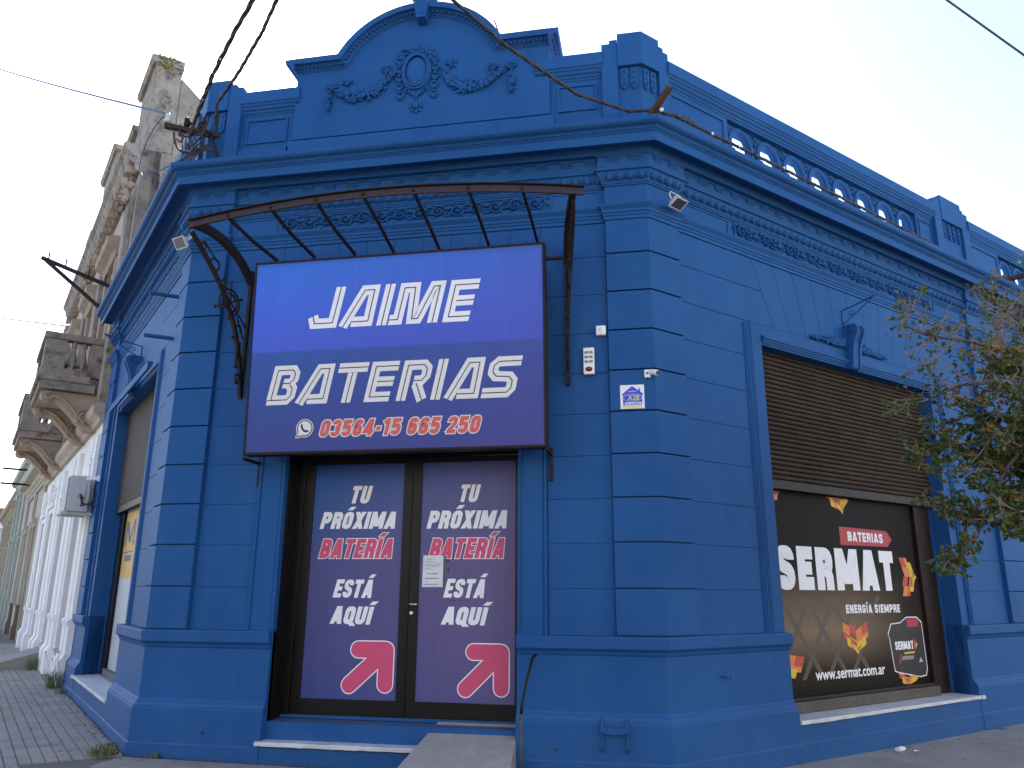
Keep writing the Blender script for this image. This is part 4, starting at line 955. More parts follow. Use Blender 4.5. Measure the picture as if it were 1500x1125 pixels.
# ================================================================ THINGS ON AND AROUND THE BUILDING
# notice taped to the door
nb = MB(); n = 6
for k in range(n+1):
    z = 1.495+.287*k/n; b_ = .002+.003*sin(k*1.3)
    nb.v += [FC.pt(.178+.004*k/n, OD+.004+b_, z), FC.pt(.378-.002*k/n, OD+.003+b_*1.4, z)]
for k in range(n): nb.f.append((2*k, 2*k+1, 2*k+3, 2*k+2))
notice = thing('paper_notice', FC.pt(.275, OD+.004, 1.495), 'white paper notice taped to the right entrance door beside the handle', 'notice')
pg = nb.build('sheet', flat('paper', (.66,.68,.72), .8), notice, recalc=False); so = pg.modifiers.new('s', 'SOLIDIFY'); so.thickness = .0006
rp = random.Random(5); ln = []
for z, a, b, h in ((1.745,.22,.30,.008),(1.722,.205,.29,.008),(1.700,.205,.35,.006),(1.682,.205,.345,.006),(1.662,.205,.27,.006),(1.610,.225,.33,.014),(1.568,.208,.345,.014),(1.515,.20,.335,.010)):
    x = a
    while x < b:
        w_ = rp.uniform(.006,.020); ln.append([(x,z),(min(b,x+w_),z+.0005),(min(b,x+w_),z+h*rp.uniform(.6,1)),(x,z+h*.8)]); x += w_+rp.uniform(.004,.012)
flatpoly('handwriting', ln, lambda s, z, out: FC.pt(s, OD+.0128+out, z), 0, P_GREY, notice)

# ---- shop sign
def so_(z): return .30 + .10*(z-2.65)/1.85
def ssf(s, z, out): return FC.pt(s, so_(z)+out, z)
sg = thing('shop_sign', FC.pt(.022, .25, 2.66), 'large blue light-box shop sign lettered JAIME BATERIAS above the entrance', 'sign')
SGN = grad_mat('sign_print', FC, [(0,(.042,.060,.23)),(.25,(.034,.072,.28)),(.512,(.030,.092,.34)),(.522,(.058,.110,.56)),(.75,(.055,.135,.64)),(.97,(.036,.165,.66)),(1,(.03,.12,.48))], 2.68, 4.53, -1.4, 1.5, ((.080,.058,.24), .38), rough=.5)
S0, S1, Z0, Z1 = -1.400, 1.444, 2.665, 4.545
def slab(mb, s0, s1, z0, z1, o0, o1): mb.box8([ssf(s0,z0,o0), ssf(s1,z0,o0), ssf(s1,z0,o1), ssf(s0,z0,o1), ssf(s0,z1,o0), ssf(s1,z1,o0), ssf(s1,z1,o1), ssf(s0,z1,o1)])
mb = MB(); slab(mb, S0+.012, S1-.012, Z0+.012, Z1-.012, -.008, -.002); fp = mb.build('sign_face', SGN, sg)
mb = MB(); slab(mb, S0+.01, S1-.01, Z0+.01, Z1-.01, -.115, -.010); mb.build('sign_back', IRONB, sg)
for a, b, c, d in ((S0,S1,Z0,Z0+.024),(S0,S1,Z1-.020,Z1),(S0,S0+.020,Z0+.0245,Z1-.0205),(S1-.020,S1,Z0+.0245,Z1-.0205)):
    mb = MB(); slab(mb, a, b, c, d, -.12, .006); mb.build('frame_bar', IRON, sg, bevel=.003)
for s, z0, zz in ((-1.405,2.42,2.66),(1.435,2.42,2.68)):   # brackets back to the wall
    mb = MB(); mb.fb(FC, s-.014, s+.014, -.049, -.030, z0, zz+.04); mb.fb(FC, s-.012, s+.012, -.030, so_(2.67)-.02, zz-.035, zz-.008); mb.build('bracket', IRON, sg, bevel=.003)
for z in (4.42,): 
    mb = MB(); mb.fb(FC, S1, 1.60, so_(z)-.10, so_(z)-.07, z-.012, z+.012); mb.build('bracket', IRON, sg)
GL = {
 'J': (.78, [[(.66,1.0),(.66,.12),(.10,.12),(.0,.30)]]),
 'A': (.92, [[(.06,0),(.48,.88),(.78,.88),(.80,.12),(.30,.12)]]),
 'I': (.30, [[(.15,0),(.15,1)]]),
 'M': (1.34, [[(-.12,.12),(.14,.12),(.14,.88),(.46,.88),(.56,.12),(.74,.12),(1.02,.88),(1.20,.88),(1.20,0)]]),
 'E': (.82, [[(.84,.88),(.14,.88),(.14,.12),(.76,.12)], [(.27,.5),(.78,.5)]]),
 'B': (.84, [[(.14,.12),(.14,.88),(.62,.88),(.72,.78),(.72,.64),(.62,.54),(.40,.54)], [(.62,.51),(.74,.40),(.74,.22),(.64,.12),(.02,.12)]]),
 'T': (.84, [[(-.02,.88),(.90,.88)], [(.45,.75),(.45,0)]]),
 'R': (.86, [[(.14,0),(.14,.88),(.62,.88),(.74,.78),(.74,.60),(.64,.49),(.40,.49)], [(.50,.42),(.78,0)]]),
 'S': (.86, [[(.92,.88),(.26,.88),(.14,.78),(.14,.62),(.26,.52),(.64,.50),(.76,.40),(.76,.22),(.66,.12),(-.06,.12)]]),
}
def inline_word(word, s0, s1, z0, z1, shear, rise):
    Hh = z1-z0; gap = .10; gap = .17; tot = sum(GL[c][0] for c in word) + gap*(len(word)-1); kx_ = (s1-s0-shear*Hh)/tot; x = 0
    for i, c in enumerate(word):
        wd, sts = GL[c]
        mbw, mbk = MB(), MB()
        for q, st in enumerate(sts):
            mp = lambda a, b, out, x=x: ssf(s0+(x+a)*kx_+shear*b*Hh, z0+b*Hh+rise*((x+a)/tot), out)
            # scale so that stroke width is even: work in a square-ish letter cell
            ar = kx_/Hh; pts = [(a*ar, b) for a, b in st]
            mp2 = lambda a, b, out, x=x: ssf(s0+x*kx_+a*Hh+shear*b*Hh, z0+b*Hh+rise*(x/tot), out)
            stroke_mb(mbw, pts, .122, mp2, .0005+.0002*q); stroke_mb(mbk, pts, .013, mp2, .0014)
        mbw.build('letter', P_WHITE2 if word != 'JAIME' else P_WHITE, fp, recalc=False); mbk.build('letter_inline', P_INK, fp, recalc=False); x += wd+gap
inline_word('JAIME', -.80, .845, 3.846, 4.244, .22, -.010); inline_word('BATERIAS', -1.208, 1.222, 3.128, 3.500, .22, -.012)
word('lettering_outline', '03564-15 665 250', ssf, -.660, .870, 2.816, 2.968, .24, .0006, P_WHITE2, fp, grow=.009, rise=-.006, gap=.12)
word('lettering', '03564-15 665 250', ssf, -.660, .870, 2.816, 2.968, .24, .0018, P_RED, fp, rise=-.006, gap=.12)
cx_, cz_ = -.800, 2.900   # round call badge with a handset
def disc(r, out, m, nm, tail=1):
    pts = [(cx_+r*cos(t), cz_+r*sin(t)) for t in [2*pi*k/28 for k in range(28)] if not (tail and 3.6 < t < 4.3)]
    if tail: pts = sorted(pts + [(cx_-r*1.05, cz_-r*1.08)], key=lambda p: atan2(p[1]-cz_, p[0]-cx_))
    flatpoly(nm, [pts], ssf, out, m, fp)
disc(.085, .0006, P_WHITE2, 'badge'); disc(.077, .0012, P_INK, 'badge'); disc(.066, .0018, P_WHITE2, 'badge')
mb = MB(); stroke_mb(mb, [(cx_-.030,cz_+.036),(cx_-.030,cz_+.008),(cx_-.008,cz_-.022),(cx_+.014,cz_-.030),(cx_+.036,cz_-.026)], .010, ssf, .0024); mb.build('handset', P_INK, fp, recalc=False)

# ---- iron canopy frame (its glass is gone)
cn = thing('canopy_frame', FC.pt(.02, 0, 4.2), 'rusty iron awning frame without glass above the shop sign, with scrolled side brackets', 'awning frame')
def cf(s): # front bar: bowed out and up
    t = (s-.02)/1.84; return (.90 - .06*t*t*0, 4.745 + .155*(1-t*t))
ss = [ -1.84 + 3.68*k/16 + .02 for k in range(17)]
fpts = [FC.pt(s, cf(s)[0], cf(s)[1]) for s in ss]
def flatbar(mb, pts, w_, h_, side=(0,0,1)):
    up = Vector(side); vs_ = []
    for i, p in enumerate(pts):
        d = (pts[min(i+1,len(pts)-1)]-pts[max(i-1,0)]).normalized(); a = d.cross(up).normalized(); b = a.cross(d).normalized()
        vs_ += [p-a*w_-b*h_, p+a*w_-b*h_, p+a*w_+b*h_, p-a*w_+b*h_]
    n = len(pts); mb.add(vs_, [(i*4+j, (i+1)*4+j, (i+1)*4+(j+1)%4, i*4+(j+1)%4) for i in range(n-1) for j in range(4)] + [(0,1,2,3), (n*4-1,n*4-2,n*4-3,n*4-4)])
mb = MB(); flatbar(mb, fpts, .010, .032); mb.build('front_bar', IRONB, cn, bevel=.002)
mb = MB(); flatbar(mb, [p+Vector((0,-.012,.040)) for p in fpts], .022, .006); mb.build('front_rim', IRON, cn, bevel=.002)
mb = MB(); mb.tube([p+Vector((0,-.02,-.034)) for p in fpts], .007, 5); mb.build('front_lip', RUST, cn)
wz = 4.70
rs = [-1.43,-1.01,-.57,-.12,.35,.85,1.33]
for k, s in enumerate(rs):
    o1, z1 = cf(s); a = FC.pt(s, o1-.01, z1-.02); m_ = FC.pt(s, .45, (z1+wz)/2+.01); b = FC.pt(s, -.05, wz + (.08 if k < 3 else 0))
    mb = MB(); flatbar(mb, [a, m_, b], .011, .014); mb.build('rafter', IRON, cn)
    mb = MB(); mb.tube([FC.pt(s-.006,o1+.008,z1), FC.pt(s-.006,o1+.022,z1)], .017, 8); mb.build('bolt', IRON, cn)
bar = MB(); bar.fb(FC, -1.52, 1.40, -.049, -.030, wz-.02, wz+.02)
bar.build('wall_bar', IRON, cn)
for sgn, s, lab in ((-1,-1.82,0),(1,1.76,0)):
    se = -1.68 if sgn < 0 else 1.60
    o1, z1 = cf(s)
    # heavy end rafter curving down to the wall
    P0 = Vector((s, .90, 4.76)); P1 = Vector((s*.985, .58, 4.88)); P2_ = Vector((se*1.01, .25, 4.80)); P3 = Vector((se, -.04, 4.52))
    bez = [P0*(1-t)**3 + P1*3*t*(1-t)**2 + P2_*3*t*t*(1-t) + P3*t**3 for t in [i/12 for i in range(13)]]
    mb = MB(); flatbar(mb, [FC.pt(p.x, p.y, p.z) for p in bez], .028, .040); mb.build('end_rafter', IRON, cn, bevel=.004)
    # scrolled bracket below it
    Q = [Vector((s, .86, 4.70)), Vector((s*.98, .50, 4.45)), Vector((se, .10, 4.20)), Vector((se, -.02, 3.34))]
    bz = [Q[0]*(1-t)**3 + Q[1]*3*t*(1-t)**2 + Q[2]*3*t*t*(1-t) + Q[3]*t**3 for t in [i/18 for i in range(19)]]
    mb = MB(); flatbar(mb, [FC.pt(p.x, p.y, p.z) for p in bz], .016, .018); mb.build('bracket_arm', IRON, cn)
    mb = MB(); flatbar(mb, [FC.pt(se, -.030, 3.30), FC.pt(se, -.030, 4.66)], .016, .018, (0,1,0)); mb.build('bracket_post', IRON, cn)
    PT = lambda o, z: FC.pt(se + (s-se)*max(0,o)/.9, o, z)
    for r, co, cz2, t0_, t1_ in ((.17,.25,4.20,-40,250),(.105,.25,4.20,60,330),(.07,.52,4.50,0,330),(.05,.10,3.98,-90,220),(.045,.06,3.72,-180,120),(.04,.70,4.62,0,300),(.035,.05,3.50,-90,200),(.06,.40,4.36,100,400)):
        mb = MB(); mb.tube([PT(co+r*cos(radians(t0_+(t1_-t0_)*i/14))*(1-.35*i/14), cz2+r*sin(radians(t0_+(t1_-t0_)*i/14))*(1-.35*i/14)) for i in range(15)], .011, 6); mb.build('scroll', IRON, cn)
    mb = MB()
    for (a, b), (c, d) in (((.02,4.05),(.42,4.34)),((.10,4.30),(.46,4.10)),((.02,3.90),(.14,4.10)),((.02,3.60),(.06,3.85)),((.50,4.55),(.70,4.68)),((.26,4.02),(.26,4.44)),((.05,3.86),(.10,3.62))): mb.tube([PT(a,b), PT(c,d)], .008, 5)
    for a, b in ((.46,4.10),(.02,4.05),(.10,4.30),(.34,4.14),(.17,3.88),(.09,3.60),(.06,3.44)): mb.blob(PT(a,b), .020)
    mb.build('scroll_spikes', IRON, cn, kind='stuff')

# ---- floodlights
def floodlight(loc, yaw, pitch, label):
    t = thing('floodlight', loc, label, 'floodlight', 'floodlights at the two corners of the entrance bay')
    M = Matrix.Rotation(yaw, 3, 'Z') @ Matrix.Rotation(pitch, 3, 'X'); c = Vector(loc)
    def tr(mb): mb.v = [c + M @ (p*.84) for p in mb.v]; return mb
    m1 = MB(); m1.box8([(-.10,-.030,-.075),(.10,-.030,-.075),(.10,-.030,.075),(-.10,-.030,.075),(-.07,.030,-.05),(.07,.030,-.05),(.07,.030,.05),(-.07,.030,.05)]); tr(m1).build('housing', WHITEM, t, bevel=.006)
    m2 = MB(); m2.box((0,-.036,0), (.085,.004,.060)); tr(m2).build('lens', GLASSD, t)
    m3 = MB()
    for a, b, h in ((0,.068,(.10,.008,.007)),(0,-.068,(.10,.008,.007))): m3.box((a,-.034,b), h)
    for a in (-.093,.093): m3.box((a,-.034,0), (.007,.008,.061))
    tr(m3).build('bezel', WHITEM, t)
    m4 = MB(); m4.tube([(-.11,0,0),(-.118,.07,.02),(-.08,.11,.03),(.08,.11,.03),(.118,.07,.02),(.11,0,0)], .008, 6); tr(m4).build('mounting_arm', WHITEM, t)
    return t
fl1 = floodlight(FR.pt(.24, .16, 5.08), FR.ang()+.10, radians(62), 'white floodlight fixed under the cornice mouldings at the right corner')
fl2 = floodlight(FC.pt(-2.36, .22, 4.93), -.35, radians(35), 'white floodlight hanging at the left end of the iron awning frame')
# ---- small fittings
jb = thing('junction_box', FC.pt(1.91, -.05, 3.76), 'small square white box on the wall left of the right corner pillar', 'box')
MB().fb(FC, 1.865, 1.958, -.0495, .0, 3.76, 3.853).build('box_body', WHITEP, jb, bevel=.010, seg=3); MB().fb(FC, 1.878, 1.944, .0, .004, 3.773, 3.840).build('lid', WHITEP, jb, bevel=.004); flatpoly('print_mark', [[(1.90,3.79),(1.922,3.79),(1.922,3.795),(1.905,3.795),(1.905,3.822),(1.90,3.822)],[(1.900,3.824),(1.922,3.824),(1.922,3.829),(1.900,3.829)],[(1.906,3.806),(1.918,3.806),(1.918,3.811),(1.906,3.811)]], surfC(.0045), 0, P_GREY, jb)
al = thing('alarm_siren', FC.pt(1.79, -.05, 3.40), 'white alarm siren with a louvred front and red lamp, right of the iron bracket', 'alarm siren')
MB().fb(FC, 1.745, 1.845, -.0495, -.005, 3.39, 3.645).build('siren_body', WHITEP, al, bevel=.006)
for i in range(3):
    for j in range(2): MB().fb(FC, 1.757+.042*j, 1.790+.042*j, -.0045, .006, 3.50+.044*i, 3.520+.044*i).build('louvre', P_GREY, al, bevel=.002)
m_ = MB(); m_.blob((0,0,0), (.034,.018,.024), ico=ICO2); m_.v = [FC.pt(1.795+p.x, -.002+p.y*.9, 3.437+p.z) for p in m_.v]; m_.build('lamp', flat('red_lamp', (.16,.012,.012), .25), al, smooth=True)
m_ = MB(); m_.tube([FC.pt(1.845,-.044,3.42), FC.pt(1.87,-.046,3.405), FC.pt(1.93,-.046,3.40), FC.pt(1.972,-.046,3.42), FC.pt(1.972,-.046,3.75)], .004, 5); m_.build('wire', BLUE, al)
cm = thing('security_camera', FC.pt(2.33, 0, 3.33), 'small white security camera above the alarm placard on the right corner pillar', 'camera')
MB().fb(FC, 2.293, 2.350, .001, .030, 3.325, 3.400).build('base', WHITEP, cm, bevel=.008, seg=3)
m_ = MB(); m_.tube([FC.pt(2.345,.030,3.375), FC.pt(2.41,.085,3.350)], [.024,.027], 12); m_.build('camera_body', WHITEP, cm, smooth=False, bevel=.003); m_ = MB(); m_.tube([FC.pt(2.41,.085,3.350), FC.pt(2.414,.0885,3.3485)], .020, 12); m_.build('lens', GLASSD, cm)
m_ = MB(); m_.blob(FC.pt(2.318,.034,3.365), (.013,.008,.013)); m_.build('knob', P_GREY, cm, smooth=True)
# alarm company placard
pl = thing('alarm_placard', FC.pt(2.18, .001, 3.04), 'square white alarm placard with a blue house emblem on the right corner pillar', 'placard')
a0p, a1p, z0p, z1p = 2.072, 2.286, 3.048, 3.268
MB().fb(FC, a0p, a1p, .001, .004, z0p, z1p).build('plate', P_WHITE, pl, bevel=.001)
U_ = lambda x, y: (a0p+(a1p-a0p)*x, z0p+(z1p-z0p)*y); sp_ = surfC(.004)
flatpoly('house_print', [[U_(.12,.14),U_(.90,.14),U_(.92,.60),U_(.96,.62),U_(.84,.70),U_(.82,.86),U_(.77,.86),U_(.77,.76),U_(.50,.95),U_(.06,.60),U_(.10,.58)]], sp_, .0006, P_SBLUE, pl)
flatpoly('yellow_strip', [[U_(.06,.02),U_(.94,.02),U_(.92,.12),U_(.08,.12)]], sp_, .0006, P_SYEL, pl)
flatpoly('letter_band', [[U_(.18,.17),U_(.88,.17),U_(.86,.27),U_(.20,.27)]], sp_, .0012, P_WHITE, pl)
text_on('lettering', 'ALARMA', sp_, *U_(.22,0)[:1], U_(.84,0)[0], U_(0,.185)[1], U_(0,.255)[1], .1, .0018, P_SBLUE, pl, offset=.02)
text_on('lettering', 'X28', sp_, U_(.30,0)[0], U_(.80,0)[0], U_(0,.36)[1], U_(0,.56)[1], .1, .0018, P_SYEL, pl, offset=.015)
m_ = MB(); m_.tube([FC.pt(*(lambda q: (q[0], .0050, q[1]))(U_(.50+.40*cos(t), .46+.15*sin(t)))) for t in [2*pi*k/24 for k in range(25)]], .0022, 4, False); m_.build('oval_print', P_SYEL, pl)
text_on('lettering', 'ALARMAS', sp_, U_(.34,0)[0], U_(.68,0)[0], U_(0,.70)[1], U_(0,.745)[1], 0, .0018, P_WHITE, pl, offset=.01)
for x, y in ((.05,.05),(.95,.05),(.05,.95),(.94,.95)): m_ = MB(); p = U_(x,y); m_.tube([FC.pt(p[0],.0035,p[1]), FC.pt(p[0],.0065,p[1])], .004, 8); m_.build('screw', CHROME, pl)
# faint leftover stencil letters on the left wall
text_on('stencil_lettering', 'V. LISTA', lambda s, z, out: FC.pt(s, -.0488+out, z), -1.76, -1.47, 3.225, 3.255, 0, 0, flat('faint_stencil', (.020,.06,.22)), B, offset=.0)
# boot scraper
bs = thing('boot_scraper', FC.pt(1.95, .05, .22), 'blue painted iron boot scraper fixed low on the plinth at the right', 'boot scraper')
for s in (1.845, 2.045):
    m_ = MB(); m_.tube([FC.pt(s,.05,.47), FC.pt(s,.075,.44), FC.pt(s,.085,.40), FC.pt(s,.075,.34), FC.pt(s,.085,.27), FC.pt(s,.07,.235), FC.pt(s,.05,.225)], [.010,.012,.015,.010,.012,.016,.010], 8); m_.build('post', BLUE, bs, smooth=True)
m_ = MB()
pts = [FC.pt(1.83+.23*k/8, .09, .392 - .016*sin(pi*k/8)) for k in range(9)]; flatbar(m_, pts, .012, .022); m_.build('scraper_blade', BLUE, bs, bevel=.004)
# wall plugs and stub pipe
sp2 = thing('stub_pipe', FR.pt(.70, .0, .76), 'small cut-off pipe stub sticking out of the dado on the right street front', 'pipe stub')
m_ = MB(); m_.tube([FR.pt(.66,-.012,.765), FR.pt(.67,.045,.755), FR.pt(.70,.075,.75)], .010, 8); m_.build('pipe', BLUE, sp2); m_ = MB(); m_.tube([FR.pt(.70,.075,.75), FR.pt(.703,.079,.75)], .008, 8); m_.build('cap', CHROME, sp2)
for i, (s, z) in enumerate(((1.47,.225),(-1.68,.235))):
    m_ = MB(); m_.tube([FC.pt(s,.036,z), FC.pt(s,.0505 if z < .4 else .02,z)], .013, 10); P('drain_hole', m_, P_INK)
# handrail beside the ramp
hr = thing('handrail', FC.pt(1.21, .1, .0), 'thin black iron handrail standing beside the ramp right of the doors', 'handrail')
m_ = MB(); m_.tube([FC.pt(1.30,.04,.945), FC.pt(1.285,.10,.93), FC.pt(1.245,.16,.76), FC.pt(1.215,.22,.58), FC.pt(1.212,.24,.50)], .012, 8); m_.build('rail', BLACKP, hr, smooth=True)
m_ = MB(); m_.tube([FC.pt(1.212,.24,.51), FC.pt(1.212,.25,.2), FC.pt(1.212,.26,-.02)], .013, 8); m_.build('post', mat('worn_pipe', (.10,.075,.055), .6, var=(.03,.025,.022), vscale=12), hr, smooth=True)
# ramp
m_ = MB(); m_.box8([FC.pt(.385,-.27,.0), FC.pt(1.115,-.27,.0), FC.pt(1.19,.95,-.02), FC.pt(.22,.95,-.02), FC.pt(.385,-.27,.352), FC.pt(1.115,-.27,.352), FC.pt(1.19,.95,.012), FC.pt(.22,.95,.012)])
m_.v = [m_.v[i] for i in (0,1,2,3,4,5,6,7)]
m_.build('ramp', CONC, label='grey concrete ramp leading up to the right entrance door', cat='ramp', bevel=.006)
# flag pole holders, rods, lamp arm on the left and right fronts
def rod(fr, s, z, label, grp=None):
    m_ = MB(); m_.tube([fr.pt(s,-.05,z), fr.pt(s+.02,.26,z-.01)], .022, 10); return m_.build('wall_tube', BLUE, label=label, cat='wall tube', group='blue tubes sticking out of the left street front')
rod(FL, .62, 4.62, 'upper blue tube sticking out of the left street front near the corner'); rod(FL, .62, 4.13, 'lower blue tube sticking out of the left street front near the corner')
def scroll_bracket(fr, s, z, ds, label, L_=.34):
    t = thing('wall_bracket', fr.pt(s, -.05, z), label, 'bracket', 'blue scrolled iron brackets above the windows')
    m_ = MB(); m_.tube([fr.pt(s,-.05,z), fr.pt(s+ds*.5,.5*L_,z+.04), fr.pt(s+ds,L_,z+.09)], .009, 6); m_.build('upper_arm', BLUE, t)
    m_ = MB(); m_.tube([fr.pt(s,-.05,z-.17), fr.pt(s+ds*.4,.4*L_-.02,z-.07), fr.pt(s+ds,L_,z+.085)], .008, 6); m_.build('lower_arm', BLUE, t)
    m_ = MB(); m_.tube([fr.pt(s+ds*.25+.0, .06+.035*cos(a)*(1-i*.04), z-.055+.035*sin(a)*(1-i*.04)) for i, a in enumerate([radians(q) for q in range(0, 400, 30)])], .006, 5); m_.tube([fr.pt(s,-.045,z), fr.pt(s,-.045,z-.17)], .008, 5); m_.build('scroll', BLUE, t)
scroll_bracket(FR, 3.16, 4.66, .05, 'thin blue scrolled iron bracket above the console of the right street window'); scroll_bracket(FL, 2.85, 4.62, .0, 'thin blue scrolled iron bracket above the console of the left street window', .42)
# rusty bars on the cornice
def bar_(name, pts, label, r=.03, m=RUST, cat='iron bar'):
    m_ = MB(); flatbar(m_, [Vector(p) for p in pts], r, r*.8); return m_.build(name, m, label=label, cat=cat, bevel=.004)
bar_('iron_bar', [FC.pt(A+.02,.20,5.815), FC.pt(A+.25,.42,6.02)], 'short rusty iron bar on top of the cornice at the right corner', .028)
bar_('iron_bar', [FR.pt(6.9,.1,5.86), FR.pt(6.95,.95,5.82)], 'long rusty iron bar reaching out over the cornice behind the tree', .035)
bar_('roof_rod', [FC.pt(.98,-.3,7.0), FC.pt(.80,-.3,7.62)], 'thin dark rod behind the right shoulder of the pediment', .010, IRON, 'rod')
bar_('roof_rod', [FC.pt(-.70,-.3,7.0), FC.pt(-.86,-.3,7.43)], 'thin pale rod behind the left shoulder of the pediment', .010, WHITEM, 'rod')

# ================================================================ NEIGHBOURING BUILDINGS ALONG THE LEFT STREET
def tagB(name, fr, s, label): return thing(name, fr.pt(s, -1, 0), label, 'building')
G0 = -.1
N1 = tagB('old_balcony_house', FL, 10, 'weathered grey-brown two-storey house with stone balconies and whitewashed ground floor, next to the blue shop')
n0, n1 = LE+.005, 15.4
def N(name, mb, m, par=None, **k): return mb.build(name, m, par or N1, **k)
# ground-floor wall between openings
ops = [(6.55,7.45,.45,3.1),(9.1,10.1,.40,3.1),(11.9,12.9,.40,3.1),(13.9,14.6,.9,3.0)]
x = n0
for a, b, z0, z1 in ops:
    N('wall', MB().fb(FL, x, a, -.35, -.02, G0, 4.05), WHITEW); N('wall', MB().fb(FL, a, b, -.35, -.02, z1, 4.05), WHITEW); N('wall', MB().fb(FL, a, b, -.35, -.02, G0, z0), WHITEW)
    d = N('door' if z0 < .6 else 'window', MB().fb(FL, a, b, -.34, -.26, z0, z1), DARKD if a < 9 else BROWND)
    for q in ((a-.12,a,z0,z1+.12),(b,b+.12,z0,z1+.12)): N('door_surround', MB().fb(FL, q[0], q[1], -.021, .03, q[2], q[3]), WHITEW, bevel=.006)
    N('door_surround', MB().fb(FL, a, b, -.021, .03, z1, z1+.12), WHITEW, bevel=.006); N('door_hood', MB().fb(FL, a-.16, b+.16, -.021, .08, z1+.121, z1+.19), WHITEW, bevel=.006)
    N('door_sill', MB().fb(FL, a, b, -.26, .05, z0, z0+.04), STUC2, bevel=.004)
    x = b
N('wall', MB().fb(FL, x, n1, -.35, -.02, G0, 4.05), WHITEW)
# pilasters with stepped base mouldings
for a, b in ((5.50,5.75),(5.98,6.28),(7.75,8.1),(8.45,8.8),(10.4,10.75),(11.2,11.55),(13.2,13.55),(15.0,15.35)):
    N('pilaster', MB().fb(FL, a, b, -.021, .05, 1.02, 3.85), WHITEW, bevel=.01)
    mb = MB(); mb.prism([(-.021,G0),(.13,G0),(.13,.42),(.10,.47),(.07,.52),(.07,.92),(.09,.94),(.10,1.0),(.07,1.019),(-.021,1.019)], lambda o, z, w: FL.pt(w, o, z), a-.02, b+.02); N('pilaster_base', mb, WHITEW, bevel=.006)
N('plinth', MB().fb(FL, n0, 6.54, -.021, .03, G0, .44), WHITEW); N('plinth', MB().fb(FL, 7.46, 9.09, -.021, .03, G0, .44), WHITEW)
rq = random.Random(21)
for s in (5.86,8.28,8.3,10.95,13.75,12.4):    # plaster cartouches high on the wall
    mb = MB(); z = 3.55 if s != 12.4 else 3.5
    for _ in range(34):
        a = rq.uniform(0,6.28); r = rq.uniform(0,1); mb.blob(FL.pt(s+.14*r*cos(a), .0+rq.uniform(0,.05), z+.22*r*sin(a)), (rq.uniform(.02,.05),.03,rq.uniform(.02,.05)), Matrix.Rotation(rq.uniform(0,3),3,'Z'), jit=.2)
    N('plaster_cartouche', mb, WHITEW)
# string course, upper wall with openings, cornice, parapet
def Nsw(name, prof, a, b, m): mb = MB(); mb.sweep(brk([(FL,b,0),(FL,a,0)]), prof, XYZ); N(name, mb, m)
Nsw('string_course', [(-.3,4.05),(.05,4.05),(.08,4.12),(.16,4.18),(.18,4.30),(.10,4.34),(-.3,4.34)], n0, n1, STUC2)
ups = [(6.75,7.75,4.36,7.2),(9.6,10.5,4.36,7.2),(12.2,13.2,4.36,7.2)]; x = n0
for a, b, z0, z1 in ups:
    N('wall', MB().fb(FL, x, a, -.35, -.01, 4.34, 8.55), STUC2); N('wall', MB().fb(FL, a, b, -.35, -.01, z1, 8.55), STUC2)
    N('balcony_door', MB().fb(FL, a, b, -.33, -.25, z0, z1), BROWND)
    for q in ((a-.2,a),(b,b+.2)): N('door_surround', MB().fb(FL, q[0], q[1], -.011, .06, 4.36, z1+.1), CORB, bevel=.01)
    mb = MB(); mb.sweep(brk([(FL,b+.3,0),(FL,a-.3,0)]), [(-.01,z1+.1),(.08,z1+.1),(.12,z1+.2),(.24,z1+.28),(.26,z1+.40),(-.01,z1+.46)], XYZ); N('door_hood', mb, CORB)
    x = b
N('wall', MB().fb(FL, x, n1, -.35, -.01, 4.34, 8.55), STUC2)
for a in (5.6,8.6,11.2,14.6):
    N('pilaster', MB().fb(FL, a, a+.45, -.011, .09, 4.36, 8.1), STUC, bevel=.012)
    mb = MB(); 
    for _ in range(26): mb.blob(FL.pt(a+.22+rq.uniform(-.25,.25), .10+rq.uniform(0,.10), 8.15+rq.uniform(-.2,.2)), (rq.uniform(.05,.10),rq.uniform(.03,.06),rq.uniform(.05,.09)), Matrix.Rotation(rq.uniform(0,3),3,'Z'), jit=.2)
    N('capital', mb, CORB)
Nsw('cornice', [(-.3,8.5),(.06,8.5),(.10,8.62),(.18,8.66),(.22,8.74),(.24,8.84),(.30,8.90),(.30,8.98),(-.3,9.0)], n0, n1, STUC)
for k in range(24): N('modillion', MB().fb(FL, 5.6+k*.41, 5.75+k*.41, .07, .20, 8.50, 8.64), CORB)
N('parapet', MB().fb(FL, n0+1.45, n1, -.30, -.03, 8.98, 10.0), STUC); Nsw('parapet_coping', [(-.36,10.0),(.05,10.0),(.08,10.06),(.08,10.16),(-.36,10.18)], n0+1.42, n1+.02, STUC)
N('parapet_pier', MB().fb(FL, n0, n0+1.45, -.47, -.02, 8.98, 10.72), STUC, bevel=.02); Nsw('pier_coping', [(-.49,10.72),(.03,10.72),(.07,10.78),(.07,10.86),(-.49,10.90)], n0-.02, n0+1.5, STUC)
N('parapet_pier', MB().fb(FL, 10.0, 12.0, -.45, .02, 10.17, 11.2), STUC, bevel=.02); Nsw('pier_coping', [(-.47,11.2),(.07,11.2),(.12,11.3),(-.47,11.34)], 9.9, 12.1, STUC)
N('parapet_pier', MB().fb(FL, 14.2, 15.3, -.45, .02, 10.17, 10.9), STUC, bevel=.02)
